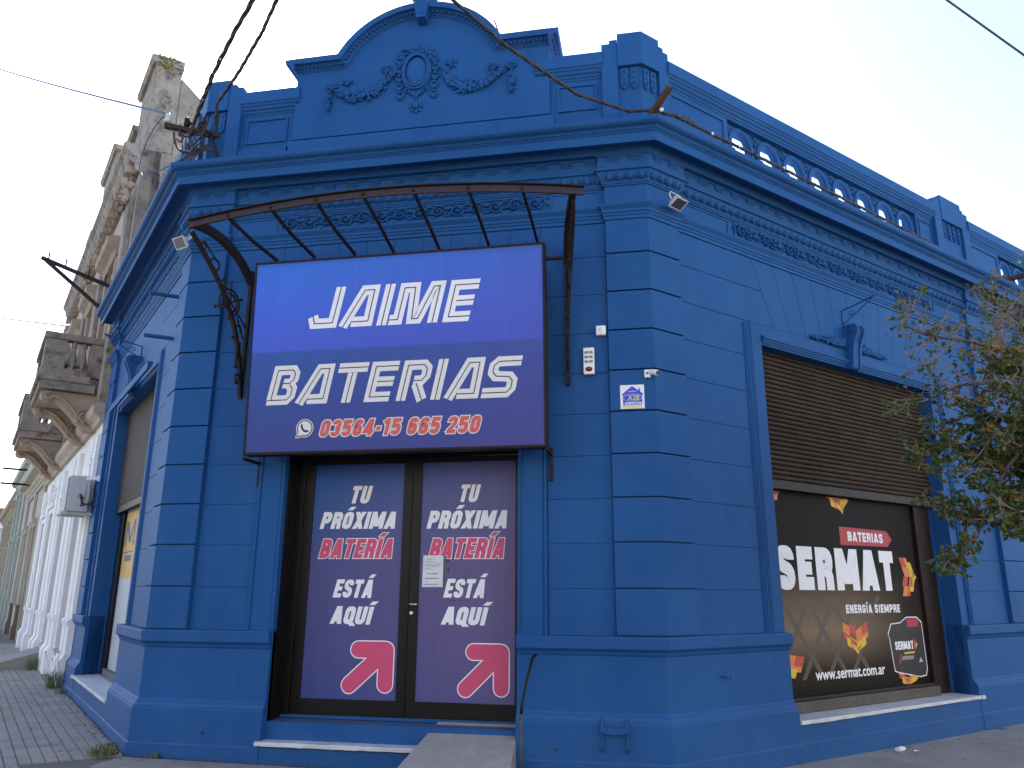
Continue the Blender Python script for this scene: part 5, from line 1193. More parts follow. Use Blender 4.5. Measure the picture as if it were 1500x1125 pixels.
# party wall seen above the blue cornice, with sloping top
mb = MB(); mb.prism([(-.355,4.0),(-.355,8.97),(-.475,8.97),(-.475,10.55),(-1.0,10.12),(-3.5,8.4),(-9,7.6),(-9,4.0)], lambda o, z, w: FL.pt(w, o, z), n0, n0+.30); N('party_wall', mb, STUC)
N('party_wall', MB().fb(FL, n0, n0+.299, -.354, -.0105, 4.341, 8.96), STUC)
LICH = mat('lichen', (.22,.20,.05), .95, var=(.12,.11,.04), vscale=12)
mb = MB()
for _ in range(46):
    r0_ = rq.random()**1.6; mb.blob(FL.pt(n0-.022-rq.uniform(0,.004), -.44+rq.uniform(0,.40), 10.885-.25*r0_), (rq.uniform(.012,.04),rq.uniform(.012,.04),rq.uniform(.01,.03)), jit=.3)
N('lichen', mb, LICH, kind='stuff')
mb = MB(); mb.prism([(-.3,8.3),(-9,7.5),(-9,7.3),(-.3,8.1)], lambda o, z, w: FL.pt(w, o, z), n0+.31, n1); N('roof', mb, ROOF)
N('party_wall', MB().fb(FL, n1-.3, n1-.002, -9, -.36, G0, 8.0), STUC)
# balconies
def balcony(s0, s1, lab):
    t = N('balcony', MB().fb(FL, s0, s1, .10, .92, 4.66, 4.80), STUC, label=lab, bevel=.01)
    N('balcony_edge', MB().fb(FL, s0-.04, s1+.04, .18, .97, 4.801, 4.93), STUC, t, bevel=.02)
    for a, b, c, d in ((s0,s0+.34,.60,.92),(s1-.34,s1,.60,.92),(s0,s0+.16,-.01,.24),(s1-.16,s1,-.01,.24)): MB().fb(FL, a, b, c, d, 4.931, 5.52).build('balcony_pier', STUC, t, bevel=.01)
    for a, b, c, d in ((s0-.03,s1+.03,.75,.95),(s0-.03,s0+.17,-.01,.7499),(s1-.17,s1+.03,-.01,.7499)): MB().fb(FL, a, b, c, d, 5.521, 5.63).build('balcony_rail', STUC, t, bevel=.012); MB().fb(FL, a+.02, b-.02, c+.02 if c > 0 else .19, d-.02 if c > .5 else .74, 4.9315, 5.02).build('balcony_kerb', STUC, t)
    pr = [(.045,0),(.045,.03),(.03,.05),(.055,.14),(.06,.2),(.035,.32),(.028,.38),(.045,.43),(.045,.50)]
    bm_ = MB(); bm_.lathe(pr, (0,0,0), 8); bme = local_mesh(bm_, 'baluster', STUC, smooth=True)
    for k in range(int((s1-s0-.8)/.2)+1): inst(bme, 'baluster', t, FL.pt(s0+.46+k*.2, .85, 5.021), 0)
    for k in range(2):
        for e in (s0+.08, s1-.08): inst(bme, 'baluster', t, FL.pt(e, .34+k*.15, 5.021), 0)
    for e in (s0+.10, s1-.38):   # scroll corbels
        mb = MB(); side = [(-.01,4.655),(.86,4.655),(.88,4.58),(.84,4.50),(.74,4.47),(.66,4.50),(.58,4.45),(.42,4.30),(.30,4.16),(.16,4.04),(.05,4.02),(-.01,4.04)]
        mb.prism(side, lambda o, z, w: FL.pt(w, o, z), e, e+.28); c = mb.build('corbel', CORB, t, bevel=.02)
        for w_ in (e-.012, e+.292):
            mb = MB(); mb.tube([FL.pt(w_, .74+.085*cos(a)*(1-i*.03), 4.56+.075*sin(a)*(1-i*.03)) for i, a in enumerate([radians(q) for q in range(0, 500, 30)])], .022, 6)
            mb.tube([FL.pt(w_, o, z) for o, z in ((.66,4.56),(.54,4.52),(.40,4.40),(.28,4.24),(.16,4.13))], .030, 6)
            mb.tube([FL.pt(w_, .20+.13*cos(a)*(1-i*.04), 4.27+.14*sin(a)*(1-i*.04)) for i, a in enumerate([radians(q) for q in range(-60, 480, 30)])], .024, 6)
            mb.build('corbel_scroll', CORB, c, smooth=True)
    N('soffit_panel', MB().fb(FL, s0+.42, s1-.42, .12, .86, 4.62, 4.658), CORB, bevel=.01)
balcony(6.35, 8.25, 'nearer stone balcony'); balcony(11.6, 13.9, 'farther stone balcony'); balcony(9.2, 10.9, 'middle stone balcony') if False else None
# ---- cream house with ribbed cornice, then pale green and pinkish houses
def rowhouse(name, s0, s1, h, m, label, seed, cor=.28, floors=1, dado_m=None, fr=None):
    fr = fr or FL
    od = (lambda q: q) if fr is FL else (lambda q: q[::-1])
    r = random.Random(seed); t = tagB(name, fr, (s0+s1)/2, label)
    n = max(2, int((s1-s0)/2.4)); wdt = (s1-s0)/n; x = s0
    for k in range(n):
        c = s0+(k+.5)*wdt; a, b = c-.5, c+.5; z0 = .35 if k % 2 == 0 else .95; z1 = 3.0
        MB().fb(fr, x, a, -.35, -.02, G0, h-.4).build('wall', m, t); MB().fb(fr, a, b, -.35, -.02, z1, h-.4).build('wall', m, t); MB().fb(fr, a, b, -.35, -.02, G0, z0).build('wall', m, t)
        dd = MB().fb(fr, a, b, -.30, -.22, z0, z1).build('door' if z0 < .5 else 'window', BROWND, t)
        for q in ((a-.11,a),(b,b+.11)): MB().fb(fr, q[0], q[1], -.021, .035, z0, z1+.1).build('surround', m, t, bevel=.008)
        mb = MB(); mb.sweep(brk(od([(fr,b+.2,0),(fr,a-.2,0)])), [(-.021,z1+.1),(.05,z1+.1),(.09,z1+.16),(.15,z1+.22),(.15,z1+.28),(-.021,z1+.32)], XYZ); mb.build('hood', m, t)
        x = b
        if floors > 1:
            MB().fb(fr, a, b, -.019, -.012, 4.6, 6.6).build('window', DARKD, t)
    MB().fb(fr, x, s1, -.35, -.02, G0, h-.4).build('wall', m, t)
    for k in range(n+1):
        c = min(max(s0+k*wdt, s0+.2), s1-.2); MB().fb(fr, c-.18, c+.18, -.021, .06, 1.0, h-.42).build('pilaster', m, t, bevel=.01)
        mb = MB(); mb.prism([(-.021,G0),(.12,G0),(.12,.40),(.08,.48),(.08,.92),(.10,.99),(-.021,.999)], lambda o, z, w: fr.pt(w, o, z), c-.22, c+.22); mb.build('pilaster_base', dado_m or m, t)
    mb = MB(); mb.sweep(brk(od([(fr,s1,0),(fr,s0,0)])), [(-.3,h-.4),(.04,h-.4),(.04,h-.3),(.08,h-.28),(.08,h-.2),(.14,h-.16),(.16,h-.06),(cor,h-.02),(cor+.04,h+.08),(cor+.04,h+.16),(-.3,h+.2)], XYZ); mb.build('cornice', m, t)
    MB().fb(fr, s0, s1, -.28, -.05, h+.19, h+.85).build('parapet', m, t)
    mb = MB(); mb.sweep(brk(od([(fr,s1,0),(fr,s0,0)])), [(-.32,h+.85),(0,h+.85),(.03,h+.9),(.03,h+.98),(-.32,h+1.0)], XYZ); mb.build('coping', m, t)
    MB().fb(fr, s0, s1, -8, -.29, h+.0, h+.1).build('roof', ROOF, t); MB().fb(fr, s0, s0+.2, -8, -.36, G0, h).build('side_wall', m, t); MB().fb(fr, s1-.2, s1, -8, -.36, G0, h).build('side_wall', m, t)
    return t
rowhouse('cream_row_house', 15.41, 22.4, 4.6, CREAM, 'cream one-storey house with a stepped cornice beyond the balcony house', 1, .34, dado_m=BROWND)
rowhouse('pale_green_house', 22.41, 31, 5.6, GREEN, 'pale green one-storey house farther along the left street', 2)
rowhouse('ochre_house', 31.01, 42, 4.9, mat('ochre_plaster', (.42,.34,.24), .9, var=(.32,.26,.18), vscale=2), 'ochre house far along the left street', 3)
rowhouse('white_far_house', 42.01, 60, 4.4, WHITEW, 'farthest white house along the left street', 4)
rowhouse('buff_row_house', RE+.01, 21, 5.2, STUC2, 'buff one-storey house next along the right street beyond the blue shop', 6, fr=FR); rowhouse('white_row_house', 21.01, 33, 4.8, WHITEW, 'white one-storey house farther along the right street', 7, fr=FR)
# building closing the view at the end of the left street
BRK = mat('red_brick', (.32,.15,.095), .95, var=(.22,.11,.08), vscale=4)
endb = tagB('street_end_building', FL, 66, 'pale building with a round-arched gateway at the far end of the left street')
MB().fb(FL, 70, 76, -6, 16, G0, 4.6).build('wall', GREEN, endb); MB().fb(FL, 69.8, 76, -6.2, 16.2, 4.6, 5.2).build('cornice', GREEN, endb); MB().fb(FL, 70.5, 76, -5, 15, 5.2, 8.0).build('brick_wall', BRK, endb)
for k in range(4):
    mb = MB(); c = .5+k*4; mb.prism([(c-1.0,.0),(c-1.0,2.4)]+[(c+1.0*cos(radians(a)), 2.4+1.0*sin(radians(a))) for a in range(180, -1, -20)]+[(c+1.0,0)], lambda o, z, w: FL.pt(w, o, z), 69.9, 70.05); mb.build('archway', DARKD, endb)

# air conditioner on the left
ac = thing('air_conditioner', FL.pt(5.6, .06, 2.56), 'white outdoor air conditioner unit on brackets at the left end of the blue front', 'air conditioner')
MB().fb(FL, 5.22, 5.98, .07, .36, 2.585, 3.12).build('casing', WHITEM, ac, bevel=.012)
MB().fb(FL, 5.20, 5.217, .13, .26, 2.80, 2.98).build('valve_cover', WHITEM, ac, bevel=.006)
MB().fb(FL, 5.23, 5.97, .361, .375, 2.60, 3.10).build('fan_grille', P_GREY, ac)
for s in (5.30,5.85): MB().fb(FL, s-.02, s+.02, -.05, .42, 2.545, 2.58).build('bracket', WHITEM, ac); 
mb = MB(); mb.tube([FL.pt(5.18,.20,2.84), FL.pt(5.14,.16,2.70), FL.pt(5.12,.05,2.68), FL.pt(5.0,.02,2.85)], .016, 6); mb.tube([FL.pt(5.18,.16,2.80), FL.pt(5.12,.18,2.66), FL.pt(5.1,.04,2.72)], .012, 6); mb.build('pipes', CABLE, ac)
c2 = thing('security_camera', FL.pt(4.9, .03, 3.0), 'tiny white security camera beside the air conditioner', 'camera')
MB().fb(FL, 4.86, 4.94, .0, .03, 3.02, 3.10).build('base', WHITEP, c2); mb = MB(); mb.tube([FL.pt(4.90,.03,3.06), FL.pt(4.98,.16,3.05)], .024, 8); mb.build('camera_body', WHITEP, c2)
# black iron bracket reaching out from the left front
ib = thing('iron_wall_bracket', FL.pt(4.5, .3, 5.82), 'black triangular iron bracket reaching out over the left street below the old house', 'bracket')
for a, b in (((5.6,.0,6.30),(5.75,1.20,6.66)),((5.55,.0,5.72),(5.75,1.15,6.64))):
    m_ = MB(); flatbar(m_, [FL.pt(*a), FL.pt(*b)], .028, .028); m_.build('arm', IRON, ib)
for o in (.25,.5,.85,1.1): m_ = MB(); m_.tube([FL.pt(5.65+.08*o,o,6.36+.25*o), FL.pt(5.65+.08*o,o,6.50+.25*o)], .012, 5); m_.build('insulator_pin', IRON, ib)
# utility brackets farther down
ub = thing('utility_bracket', FL.pt(24, .3, 4.6), 'small iron wire brackets on the far houses of the left street', 'bracket')
for z in (5.0,4.55): m_ = MB(); flatbar(m_, [FL.pt(20,-.02,z), FL.pt(20,.95,z)], .03, .03); m_.build('arm', IRON, ub)

# ================================================================ STAND-IN HOUSES ACROSS THE STREETS (unseen, added to bounce sunlight and screen low sky)
def opposite(name, fr, s0, s1, o0, h, m, label, inward=1):
    t = thing(name, fr.pt((s0+s1)/2, o0+4, 0), label, 'building')
    n = max(2, int((s1-s0)/2.6)); wd = (s1-s0)/n
    MB().fb(fr, s0, s1, o0, o0+8, -.16, h).build('wall', m, t)
    for k in range(n):
        c = s0+(k+.5)*wd; d = k % 2 == 0
        q = MB().fb(fr, c-.5, c+.5, o0-.03, o0-.002, .2 if d else 1.0, 2.7).build('door' if d else 'window', BROWND if d else GLASSD, t)
        MB().fb(fr, c-.62, c+.62, o0-.08, o0-.001, 2.71, 2.85).build('lintel', m, t)
    MB().fb(fr, s0-.1, s1+.1, o0-.3, o0+8, h, h+.25).build('cornice', m, t); MB().fb(fr, s0, s1, o0, o0+.25, h+.251, h+.9).build('parapet', m, t)
    return t
WARM = mat('warm_render', (.44,.40,.36), .9, var=(.36,.33,.30), vscale=2); WARM2 = mat('pale_render', (.50,.50,.50), .9, var=(.42,.42,.42), vscale=2); WARM3 = mat('salmon_render', (.42,.37,.34), .9, var=(.35,.30,.28), vscale=2)
opposite('standin_corner_house', FR, -3, 10, 13.2, 9.6, WARM, 'unseen sand coloured house added across the right street to bounce sunlight')
opposite('standin_white_house', FR, 10.3, 24, 13.2, 9.0, WARM2, 'unseen off-white house added across the right street, farther on, to bounce sunlight')
opposite('standin_salmon_house', FL, -2, 12, 13.2, 9.4, WARM2, 'unseen off-white house added across the left street to bounce sunlight')
opposite('standin_diagonal_house', FC, -9, 9, 18.5, 10.4, WARM3, 'unseen salmon house added on the diagonally opposite corner to bounce sunlight')
sheet('far_pavement', [[P2(FR,-2.5,10.6), P2(FR,60,10.6), P2(FR,60,13.4), P2(FR,-2.5,13.4)][::-1]], SIDE, -.02, follow=False)
sheet('far_pavement', [[P2(FL,-2.5,10.6), P2(FL,60,10.6), P2(FL,60,13.4), P2(FL,-2.5,13.4)]], SIDE, -.02, follow=False)

# ================================================================ CABLES
def twisted(name, pts, r, turns, label, n=2, tube_r=None, sag=0):
    """strands wound round each other along a polyline"""
    P_ = [Vector(p) for p in pts]; dense = []
    for i in range(len(P_)-1):
        m_ = max(2, int((P_[i+1]-P_[i]).length/.035))
        for k in range(m_): dense.append(P_[i].lerp(P_[i+1], k/m_))
    dense.append(P_[-1]); N_ = len(dense)
    if sag:
        for i in range(N_): t = i/(N_-1); dense[i] = dense[i]-Vector((0,0,4*sag*t*(1-t)))
    t_ = thing(name, dense[0], label, 'cable')
    for q in range(n):
        out = []
        for i, p in enumerate(dense):
            d = (dense[min(i+1,N_-1)]-dense[max(i-1,0)]).normalized(); a = d.orthogonal().normalized(); b = d.cross(a); ph = 2*pi*q/n + turns*i*.035*2*pi; k = r*.62*(1+.5*noise.noise(p*2.2+Vector((q*9,0,0))))
            out.append(p + a*cos(ph)*k + b*sin(ph)*k)
        mb = MB(); mb.tube(out, tube_r or r*.8, 5); mb.build('strand', CABLE, t_, recalc=False)
    return t_

twisted('power_cable', [(-2.42,-.22,6.20), (-2.30,-.33,6.34), (-1.714,-.98,6.30), (-1.161,-1.521,6.32), (-.79,-1.866,6.31), (.5,-3.15,6.32), (3.5,-6.1,6.55)], .020, 1.5, 'thicker and left one of two twisted cables rising from the left cornice corner', 3, .011)
twisted('power_cable', [(-2.16,-.18,6.28), (-2.065,-.345,6.46), (-1.54,-.825,6.42), (-1.008,-1.349,6.40), (-.662,-1.732,6.395), (.6,-3.1,6.4), (4.2,-6.6,6.6)], .013, 2.2, 'thinner and right one of two twisted cables rising from the left cornice corner', 3, .011)
def crs(o, z, s): return FR.pt(s, o, z)
twisted('power_cable', [(-3.5,-6.6,6.9), (-.9,-4.1,6.66), (.135,-2.95,6.52), (.60,-1.95,6.31), (1.21,-1.08,6.14), (1.77,-.43,6.04), (2.25,-.08,6.03), (2.47,-.24,5.91), crs(.315,5.885,.12), crs(.315,5.875,.6), crs(.32,5.872,1.1), crs(.315,5.868,1.9), crs(.315,5.862,3.0), crs(.30,5.85,4.6), crs(.2,5.84,6.5)], .013, 2.5, 'twisted cable slanting down across the pediment, then running along the right cornice', 3, .010)
def clampring(p, r=.022, m=WHITEP): mb = MB(); mb.lathe([(r*.7,-.018),(r,-.014),(r,.014),(r*.7,.018)], p, 8, Matrix.Rotation(1.2, 3, 'Y')); mb.build('cable_tie', m, tie)
tie = thing('cable_clamps', crs(.28,5.86,.1), 'black clamps and pale ties on the cable at the right corner of the cornice', 'cable clamps')
for s_ in (-.08,.62,1.02,1.75): clampring(crs(.316,5.878,s_), .018)
for s_ in (.14,.22,.30,.36): 
    mb = MB(); mb.box(crs(.312,5.895,s_), (.022,.017,.022), FR.ang()+.3); mb.build('clamp', CABLE, tie, bevel=.006)
def wire(name, pts, r, m, label): mb = MB(); mb.tube(pts, r, 5); return mb.build(name, m, label=label, cat='wire')
def sagline(a, b, sag, n=20): a, b = Vector(a), Vector(b); return [a.lerp(b, k/n)-Vector((0,0,4*sag*(k/n)*(1-k/n))) for k in range(n+1)]
wire('thin_wire', sagline((-20.8,11.5,19.1), (-2.796,-.204,6.52), .12), .014, WIRE, 'thin blue-grey wire crossing the white sky at the upper left')
wire('thin_wire', sagline((-26.4,17.5,12.26), (-9.135,6.067,6.566), .0), .014, WIRE, 'thin wire low in the sky beside the far stone balcony')
E1 = Vector((6.111,2.025,8.626)); E2 = Vector((7.065,2.236,7.74)); dE = E2-E1
mb = MB(); mb.tube([E1-dE*8+Vector((0,0,-2.0)), E1-dE*3+Vector((0,0,-.35)), E1, E2, E2+dE*4+Vector((0,0,.8)), E2+dE*10+Vector((0,0,4))], .014, 6); mb.build('power_line', CABLE, label='single dark line crossing the top right corner of the sky', cat='power line')
# service bracket with insulators at the left corner
sb = thing('service_bracket', (-2.34,.03,6.2), 'dark iron service bracket with insulators and tangled wires beside the left parapet pier', 'bracket')
m_ = MB(); flatbar(m_, [Vector((-2.20,.08,6.33)), Vector((-2.45,-.12,6.30)), Vector((-2.72,-.26,6.32))], .030, .026); m_.build('arm', mat('weathered_bar', (.045,.028,.02), .85, var=(.02,.015,.013), vscale=20, bump=.5), sb, bevel=.004)
m_ = MB(); m_.tube([Vector((-2.20,.06,5.95)), Vector((-2.30,-.05,6.31))], .012, 6); m_.build('stay', IRON, sb)
for (x, y, z) in ((-2.69,-.26,6.35),(-2.52,-.17,6.34),(-2.40,-.10,6.33)):
    m_ = MB(); m_.lathe([(.012,0),(.030,.01),(.034,.04),(.022,.055),(.030,.07),(.026,.10),(.008,.115)], (x,y,z), 10); m_.build('insulator', WHITEM if x < -2.6 else IRON, sb, smooth=True)
rw = random.Random(9)
for k in range(15):
    a = Vector((rw.uniform(-2.62,-2.18), rw.uniform(-.26,0), rw.uniform(6.20,6.42))); b = Vector((rw.uniform(-2.62,-2.2), rw.uniform(-.26,0), rw.uniform(5.98,6.34))); c = (a+b)/2 + Vector((rw.uniform(-.14,.14), rw.uniform(-.12,.05), rw.uniform(-.18,.02)))
    m_ = MB(); m_.tube([a*(1-t)**2+c*2*t*(1-t)+b*t*t for t in [i/10 for i in range(11)]], rw.choice((.006,.008,.011,.013)), 5); m_.build('wire_loop', CABLE, sb)
for k in range(7):
    p = Vector((rw.uniform(-2.58,-2.25), rw.uniform(-.22,-.02), rw.uniform(6.12,6.42))); m_ = MB(); m_.box(p, (.016,.016,.032), rw.uniform(0,3), rw.uniform(-.8,.8)); m_.build('connector', CABLE, sb, bevel=.004)
m_ = MB(); m_.tube([Vector((-2.69,-.26,6.47)), Vector((-2.85,-.15,6.50)), Vector((-3.05,.0,6.49)), Vector((-3.22,.13,6.42)), Vector((-3.31,.19,6.28)), Vector((-3.31,.18,6.12)), Vector((-3.20,.11,5.97)), Vector((-3.0,.0,5.90)), Vector((-2.8,-.07,5.92)), Vector((-2.6,-.1,5.98)), Vector((-2.45,-.1,6.05)), Vector((-2.3,-.05,6.12))], .006, 6); m_.build('grey_loop', WIRE, sb, smooth=True)
for k in range(5):   # wires running down behind the cornice edge
    m_ = MB(); x = -2.52+.03*k; m_.tube([Vector((-2.35+.02*k,-.08,6.15)), Vector((x,-.12,6.0)), Vector((-2.62+.02*k,-.06,5.87)), Vector((-2.9,.3,5.85))], .007, 5); m_.build('wire_loop', CABLE, sb)

# ================================================================ STREET TREE AT THE RIGHT
def leaf_material():
    m = bpy.data.materials.new('tree_leaves'); m.use_nodes = True; N = m.node_tree.nodes; L = m.node_tree.links
    b = N['Principled BSDF']; b.inputs['Roughness'].default_value = .5; g = N.new('ShaderNodeNewGeometry'); r = N.new('ShaderNodeValToRGB'); e = r.color_ramp.elements
    e[0].position = 0; e[0].color = (.035,.070,.014,1); e[1].position = 1; e[1].color = (.30,.075,.03,1)
    for p, c in ((.35,(.055,.100,.02)),(.62,(.09,.14,.03)),(.78,(.17,.19,.045)),(.90,(.22,.17,.04)),(.955,(.30,.16,.05))): q = e.new(p); q.color = (*c, 1)
    L.new(g.outputs['Random Per Island'], r.inputs[0]); L.new(r.outputs[0], b.inputs['Base Color'])
    t = N.new('ShaderNodeBsdfTranslucent'); L.new(r.outputs[0], t.inputs[0]); mx = N.new('ShaderNodeMixShader'); mx.inputs[0].default_value = .35
    o = N['Material Output']; L.new(b.outputs[0], mx.inputs[1]); L.new(t.outputs[0], mx.inputs[2]); L.new(mx.outputs[0], o.inputs[0]); return m
LEAF = leaf_material(); TWIG = mat('twig_bark', (.34,.265,.22), .9, var=(.20,.15,.125), vscale=30)
tb = FR.pt(2.55, 2.35, 0); tree = thing('street_tree', (tb.x, tb.y, 0), 'small street tree with tangled grey twigs and green and orange leaves', 'tree')
rt = random.Random(17)
m_ = MB(); m_.tube([tb+Vector((0,0,-.1)), tb+Vector((.02,0,.15)), tb+Vector((-.01,.03,.7)), tb+Vector((.05,.02,1.3)), tb+Vector((0,0,2.0))], [.16,.11,.09,.085,.08], 12); m_.build('trunk', BARK, tree, smooth=True)
F = tb+Vector((0,0,1.95)); 
limbs = [  # waypoints, twig density, leaf density
 ([F,(5.35,-.75,2.75),(4.80,-1.25,3.08),(4.40,-1.30,3.16),(4.12,-1.25,3.30)], 1.4, .26),
 ([F,(5.10,-.95,2.62),(4.70,-1.20,2.86),(4.45,-1.18,2.84),(4.26,-1.12,2.78)], 1.4, .50),
 ([F,(5.10,-.85,2.40),(4.85,-1.12,2.42),(4.66,-1.15,2.26),(4.55,-1.08,2.02),(4.48,-1.05,1.86)], 1.1, 1.5),
 ([F,(5.00,-1.00,2.50),(4.72,-1.12,2.56),(4.48,-1.06,2.46),(4.32,-1.04,2.42)], 1.2, 1.4),
 ([F,(5.30,-.60,3.05),(4.95,-1.10,3.30),(4.70,-1.30,3.42)], 1.4, .25),
 ([F,(5.25,-1.15,2.55),(4.90,-1.45,2.75),(4.75,-1.58,2.85),(4.60,-1.58,2.84)], 1.4, .8),
 ([F,(5.35,-.9,2.30),(4.95,-1.20,2.15),(4.70,-1.30,1.98)], 1.1, 1.6),
 ([F,(5.6,-.4,2.9),(5.3,-.9,3.3),(5.1,-1.2,3.5)], 1.3, .35),
 ([F,(6.1,-.5,2.8),(6.3,-1.0,3.2)], 1, 1),([F,(6.4,.3,2.7),(7.0,.5,3.1)], 1, 1),([F,(6.0,.7,2.8),(6.2,1.3,3.3)], 1, 1),([F,(5.9,0,3.0),(6.0,.1,3.9)], 1, 1),
]
tw = MB(); lv = MB()
def leaf(p, d):
    L_ = rt.uniform(.030,.050); W_ = L_*rt.uniform(.30,.42); d = (d+Vector((rt.uniform(-.9,.9),rt.uniform(-.9,.9),rt.uniform(-.9,.5)))).normalized(); a = d.orthogonal().normalized(); a = (Matrix.Rotation(rt.uniform(0,6.28), 3, d) @ a); nrm = d.cross(a)
    lv.add([p, p+d*L_*.45+a*W_+nrm*.004, p+d*L_, p+d*L_*.45-a*W_+nrm*.004, p+d*L_*.5-nrm*.003], [(0,1,4),(1,2,4),(2,3,4),(3,0,4)])
def twig(p, d, L_, r, depth, ld):
    n = 4 if depth < 2 else 3; pts = [p]; dd = d.normalized()
    for k in range(n):
        dd = (dd + Vector((rt.uniform(-.45,.45),rt.uniform(-.45,.45),rt.uniform(-.38,.38)))).normalized(); pts.append(pts[-1]+dd*L_/n)
    tw.tube(pts, [r*(1-.75*i/n) for i in range(n+1)], 4 if depth else 5, False)
    if depth < 2:
        for k in range(1, n+1):
            for _ in range(rt.choice((1,1,2)) if depth else rt.choice((1,2))):
                s_ = Vector((rt.uniform(-1,1),rt.uniform(-1,1),rt.uniform(-.9,.9))); twig(pts[k], dd*.5+s_, L_*rt.uniform(.35,.6), r*.5, depth+1, ld)
    if depth:
        for k in range(1, n+1):
            for _ in range(2):
                if rt.random() < ld*.38: leaf(pts[k], dd)
for wp, td, ld in limbs:
    P_ = [Vector(p) for p in wp]; out = []; M_ = len(P_)
    for i in range(M_-1):
        a, b = P_[i], P_[i+1]; k_ = max(2, int((b-a).length/.10))
        for k in range(k_): q = a.lerp(b, k/k_); out.append(q + Vector((noise.noise(q*3), noise.noise(q*3+Vector((7,0,0))), noise.noise(q*3+Vector((0,9,0)))))*.05)
    out.append(P_[-1]); N_ = len(out); rad = [.036*(1-i/N_)**.9+.004 for i in range(N_)]
    m_ = MB(); m_.tube(out, rad, 7); m_.build('limb', BARK, tree, smooth=True)
    for i in range(int(N_*.30), N_):
        d = (out[min(i+1,N_-1)]-out[i-1]).normalized()
        for _ in range(2 if rt.random() < td-.6 else 1):
            twig(out[i], d*.6+Vector((rt.uniform(-1,1),rt.uniform(-1,1),rt.uniform(-.8,.8))), rt.uniform(.18,.40)*(1 if i < N_-3 else .7), .006, 0, ld*(1.0 if out[i].z < 2.9 else .8))
tw.build('twigs', TWIG, tree, kind='stuff', recalc=False); lv.build('crown', LEAF, tree, kind='stuff', recalc=False)
print('TREE', len(tw.f), len(lv.f))
# far tree at the end of the left street
ft = thing('far_tree', (-40, 37, 0), 'thin leafy tree against the sky at the far left edge', 'tree')
c0 = FL.pt(48, 5.0, 0); ft.location = c0
m_ = MB(); m_.tube([c0, c0+Vector((0,0,4)), c0+Vector((.3,0,8))], [.3,.22,.1], 8); m_.build('trunk', BARK, ft)
m_ = MB(); 
for k in range(22):
    a = rt.uniform(0,6.28); e = rt.uniform(.1,1.2); p = c0+Vector((0,0,rt.uniform(4,8))); q = p+Vector((cos(a)*cos(e),sin(a)*cos(e),sin(e)))*rt.uniform(2,4); m_.tube([p, (p+q)/2+Vector((0,0,.3)), q], [.06,.04,.015], 4)
m_.build('branches', BARK, ft, kind='stuff')
m_ = MB()
for k in range(3800):
    a = rt.uniform(0,6.28); u_ = rt.uniform(-1,1); r = 4.2*rt.random()**.4; p = c0+Vector((r*cos(a)*sqrt(1-u_*u_), r*sin(a)*sqrt(1-u_*u_), 8+u_*r*.9))
    if noise.noise(p*.55) < -.02: continue
    s_ = rt.uniform(.14,.26); v = [Vector((rt.uniform(-1,1),rt.uniform(-1,1),rt.uniform(-1,1)))*s_ for _ in range(3)]; m_.add([p+q for q in v], [(0,1,2)])
m_.build('crown', LEAF, ft, kind='stuff', recalc=False)

# ================================================================ WEEDS, LEAVES, SCRAPS
def weed(p, h, n, label, grp=None, spread=.05):
    mb = MB(); r = random.Random(int(p.x*97+p.y*31)); p = Vector((p.x,p.y,gz(p.x,p.y)))
    for _ in range(n):
        a = r.uniform(0,6.28); b0 = p+Vector((r.uniform(-spread,spread),r.uniform(-spread,spread),-.005)); L_ = h*r.uniform(.5,1.1); t = r.uniform(.15,.7); d = Vector((cos(a)*t,sin(a)*t,1)).normalized(); w_ = r.uniform(.002,.004); sd_ = Vector((-sin(a),cos(a),0))*w_
        m1 = b0+d*L_*.6; e_ = b0+d*L_+Vector((cos(a),sin(a),-.6))*L_*.22; mb.add([b0-sd_,b0+sd_,m1+sd_,m1-sd_,e_], [(0,1,2,3),(3,2,4)])
    return mb.build('weed', GRASS, label=label, cat='weed', recalc=False)
weed(FL.pt(.05,.22,0), .13, 170, 'large grass tuft at the left foot of the corner plinth', spread=.10)
weed(FL.pt(.45,.10,0), .07, 50, 'small grass tuft against the left plinth under the sill', spread=.05)
weed(FC.pt(-2.10,.10,0), .07, 30, 'tiny sprig of grass at the foot of the entrance plinth', spread=.04)
weed(FL.pt(5.50,.14,0), .34, 150, 'tall grass clump where the blue front meets the white house', spread=.10)
weed(FL.pt(4.75,.12,0), .10, 50, 'low weed at the blue plinth beside the tall clump', spread=.06)
weed(FL.pt(8.6,.16,0), .34, 120, 'dark green weed at the base of the white house pilaster', spread=.12)
weed(FL.pt(6.6,.95,0), .08, 50, 'little tuft growing between tiles of the left pavement', spread=.08)
weed(FR.pt(5.2,.10,0), .05, 50, 'small weed along the wall foot of the right front, farther end', spread=.05)
weed(FR.pt(3.2,.08,0), .035, 50, 'sparse grass at the foot of the wall below the display window', spread=.06)
stw = thing('dry_stalks', FL.pt(5.48,.15,0), 'pale dry stalks standing in the tall grass clump', 'dry plant')
for k in range(8):
    m_ = MB(); p = FL.pt(5.48+rt.uniform(-.08,.08), .14+rt.uniform(-.03,.06), 0); q = p+Vector((rt.uniform(-.14,.14),rt.uniform(-.1,.1),rt.uniform(.38,.62))); m_.tube([p, (p+q)/2+Vector((.02,0,.03)), q], .003, 4); m_.blob(q, (.012,.012,.02)); m_.build('stalk', STUC2, stw)
m_ = MB(); rl = random.Random(4)
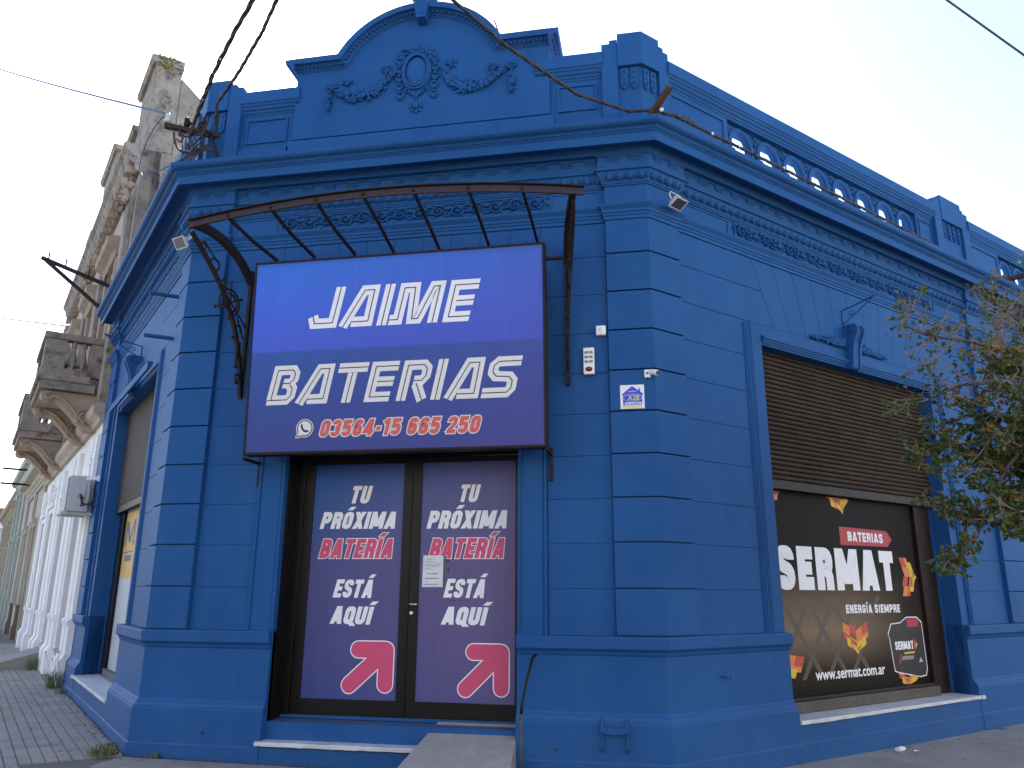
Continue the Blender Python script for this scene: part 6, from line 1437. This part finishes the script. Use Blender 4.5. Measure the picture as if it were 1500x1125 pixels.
def dryleaf(p):
    a = rl.uniform(0,6.28); L_ = rl.uniform(.016,.034); d = Vector((cos(a),sin(a),0)); e_ = Vector((-sin(a),cos(a),0))*L_*.4; z = Vector((0,0,gz(p.x,p.y)+.004)); q = Vector((p.x,p.y,0))+z
    m_.add([q, q+d*L_*.5+e_+Vector((0,0,rl.uniform(.003,.014))), q+d*L_+Vector((0,0,rl.uniform(0,.01))), q+d*L_*.5-e_+Vector((0,0,rl.uniform(.003,.014)))], [(0,1,2,3)])
for _ in range(80): dryleaf(FL.pt(rl.uniform(-.5,9), rl.uniform(.06,1.9), 0))
for _ in range(60): dryleaf(FL.pt(rl.uniform(-.2,5), .07+abs(rl.gauss(0,.05)), 0))
for _ in range(45): dryleaf(FR.pt(rl.uniform(.5,7), .06+abs(rl.gauss(0,.35)), 0))
for _ in range(14): dryleaf(FC.pt(rl.uniform(-2.3,-1.2), .07+abs(rl.gauss(0,.05)), 0))
m_.build('fallen_leaves', LEAFDRY, kind='stuff', recalc=False, local=1)
# rubble of crumbs in the joint between wall and pavement
m_ = MB()
for fr, a, b in ((FL,0,5.4),(FR,0,8),(FC,-2.4,.2)):
    for _ in range(150): p = fr.pt(rl.uniform(a,b), .056+abs(rl.gauss(0,.018)), 0); p.z = gz(p.x,p.y)+.003; s_ = rl.uniform(.003,.010); m_.blob(p, (s_,s_*.8,s_*.5), jit=.2)
m_.build('crumbs', PAVB, kind='stuff', local=1)
# crushed cup and paper scrap
cup = thing('crushed_cup', FR.pt(2.95,.20,-.02), 'crushed white paper cup lying on the right pavement by the wall', 'litter')
m_ = MB(); c_ = FR.pt(2.95,.18,-.012); R_ = Matrix.Rotation(FR.ang()+.1, 3, 'Z') @ Matrix.Rotation(pi/2, 3, 'Y'); m_.lathe([(.026,-.055),(.030,-.05),(.034,.05),(.037,.055)], c_, 10, R_); 
for i, v in enumerate(m_.v): v.z = c_.z + (v.z-c_.z)*.55 + .004*sin(i*2.3)
m_.build('cup', P_WHITE, cup)
sc_ = thing('paper_scrap', FR.pt(3.0,.29,-.02), 'small white paper scrap in front of the crushed cup', 'litter'); m_ = MB(); q_ = FR.pt(2.99,.30,-.018); m_.add([q_, q_+Vector((.05,.02,.006)), q_+Vector((.07,.045,.001)), q_+Vector((.015,.03,.010))], [(0,1,2,3)]); m_.build('scrap', P_WHITE, sc_, recalc=False)
# metal cover and concrete ramp on the left pavement
m_ = MB(); m_.box8([FL.pt(8.9,.05,.02),FL.pt(10.3,.05,.02),FL.pt(10.3,1.15,.0),FL.pt(8.9,1.15,.0),FL.pt(8.9,.05,.36),FL.pt(10.3,.05,.36),FL.pt(10.3,1.15,.07),FL.pt(8.9,1.15,.07)]); m_.build('ramp', SIDE, label='old concrete ramp in front of a door of the white house', cat='ramp')
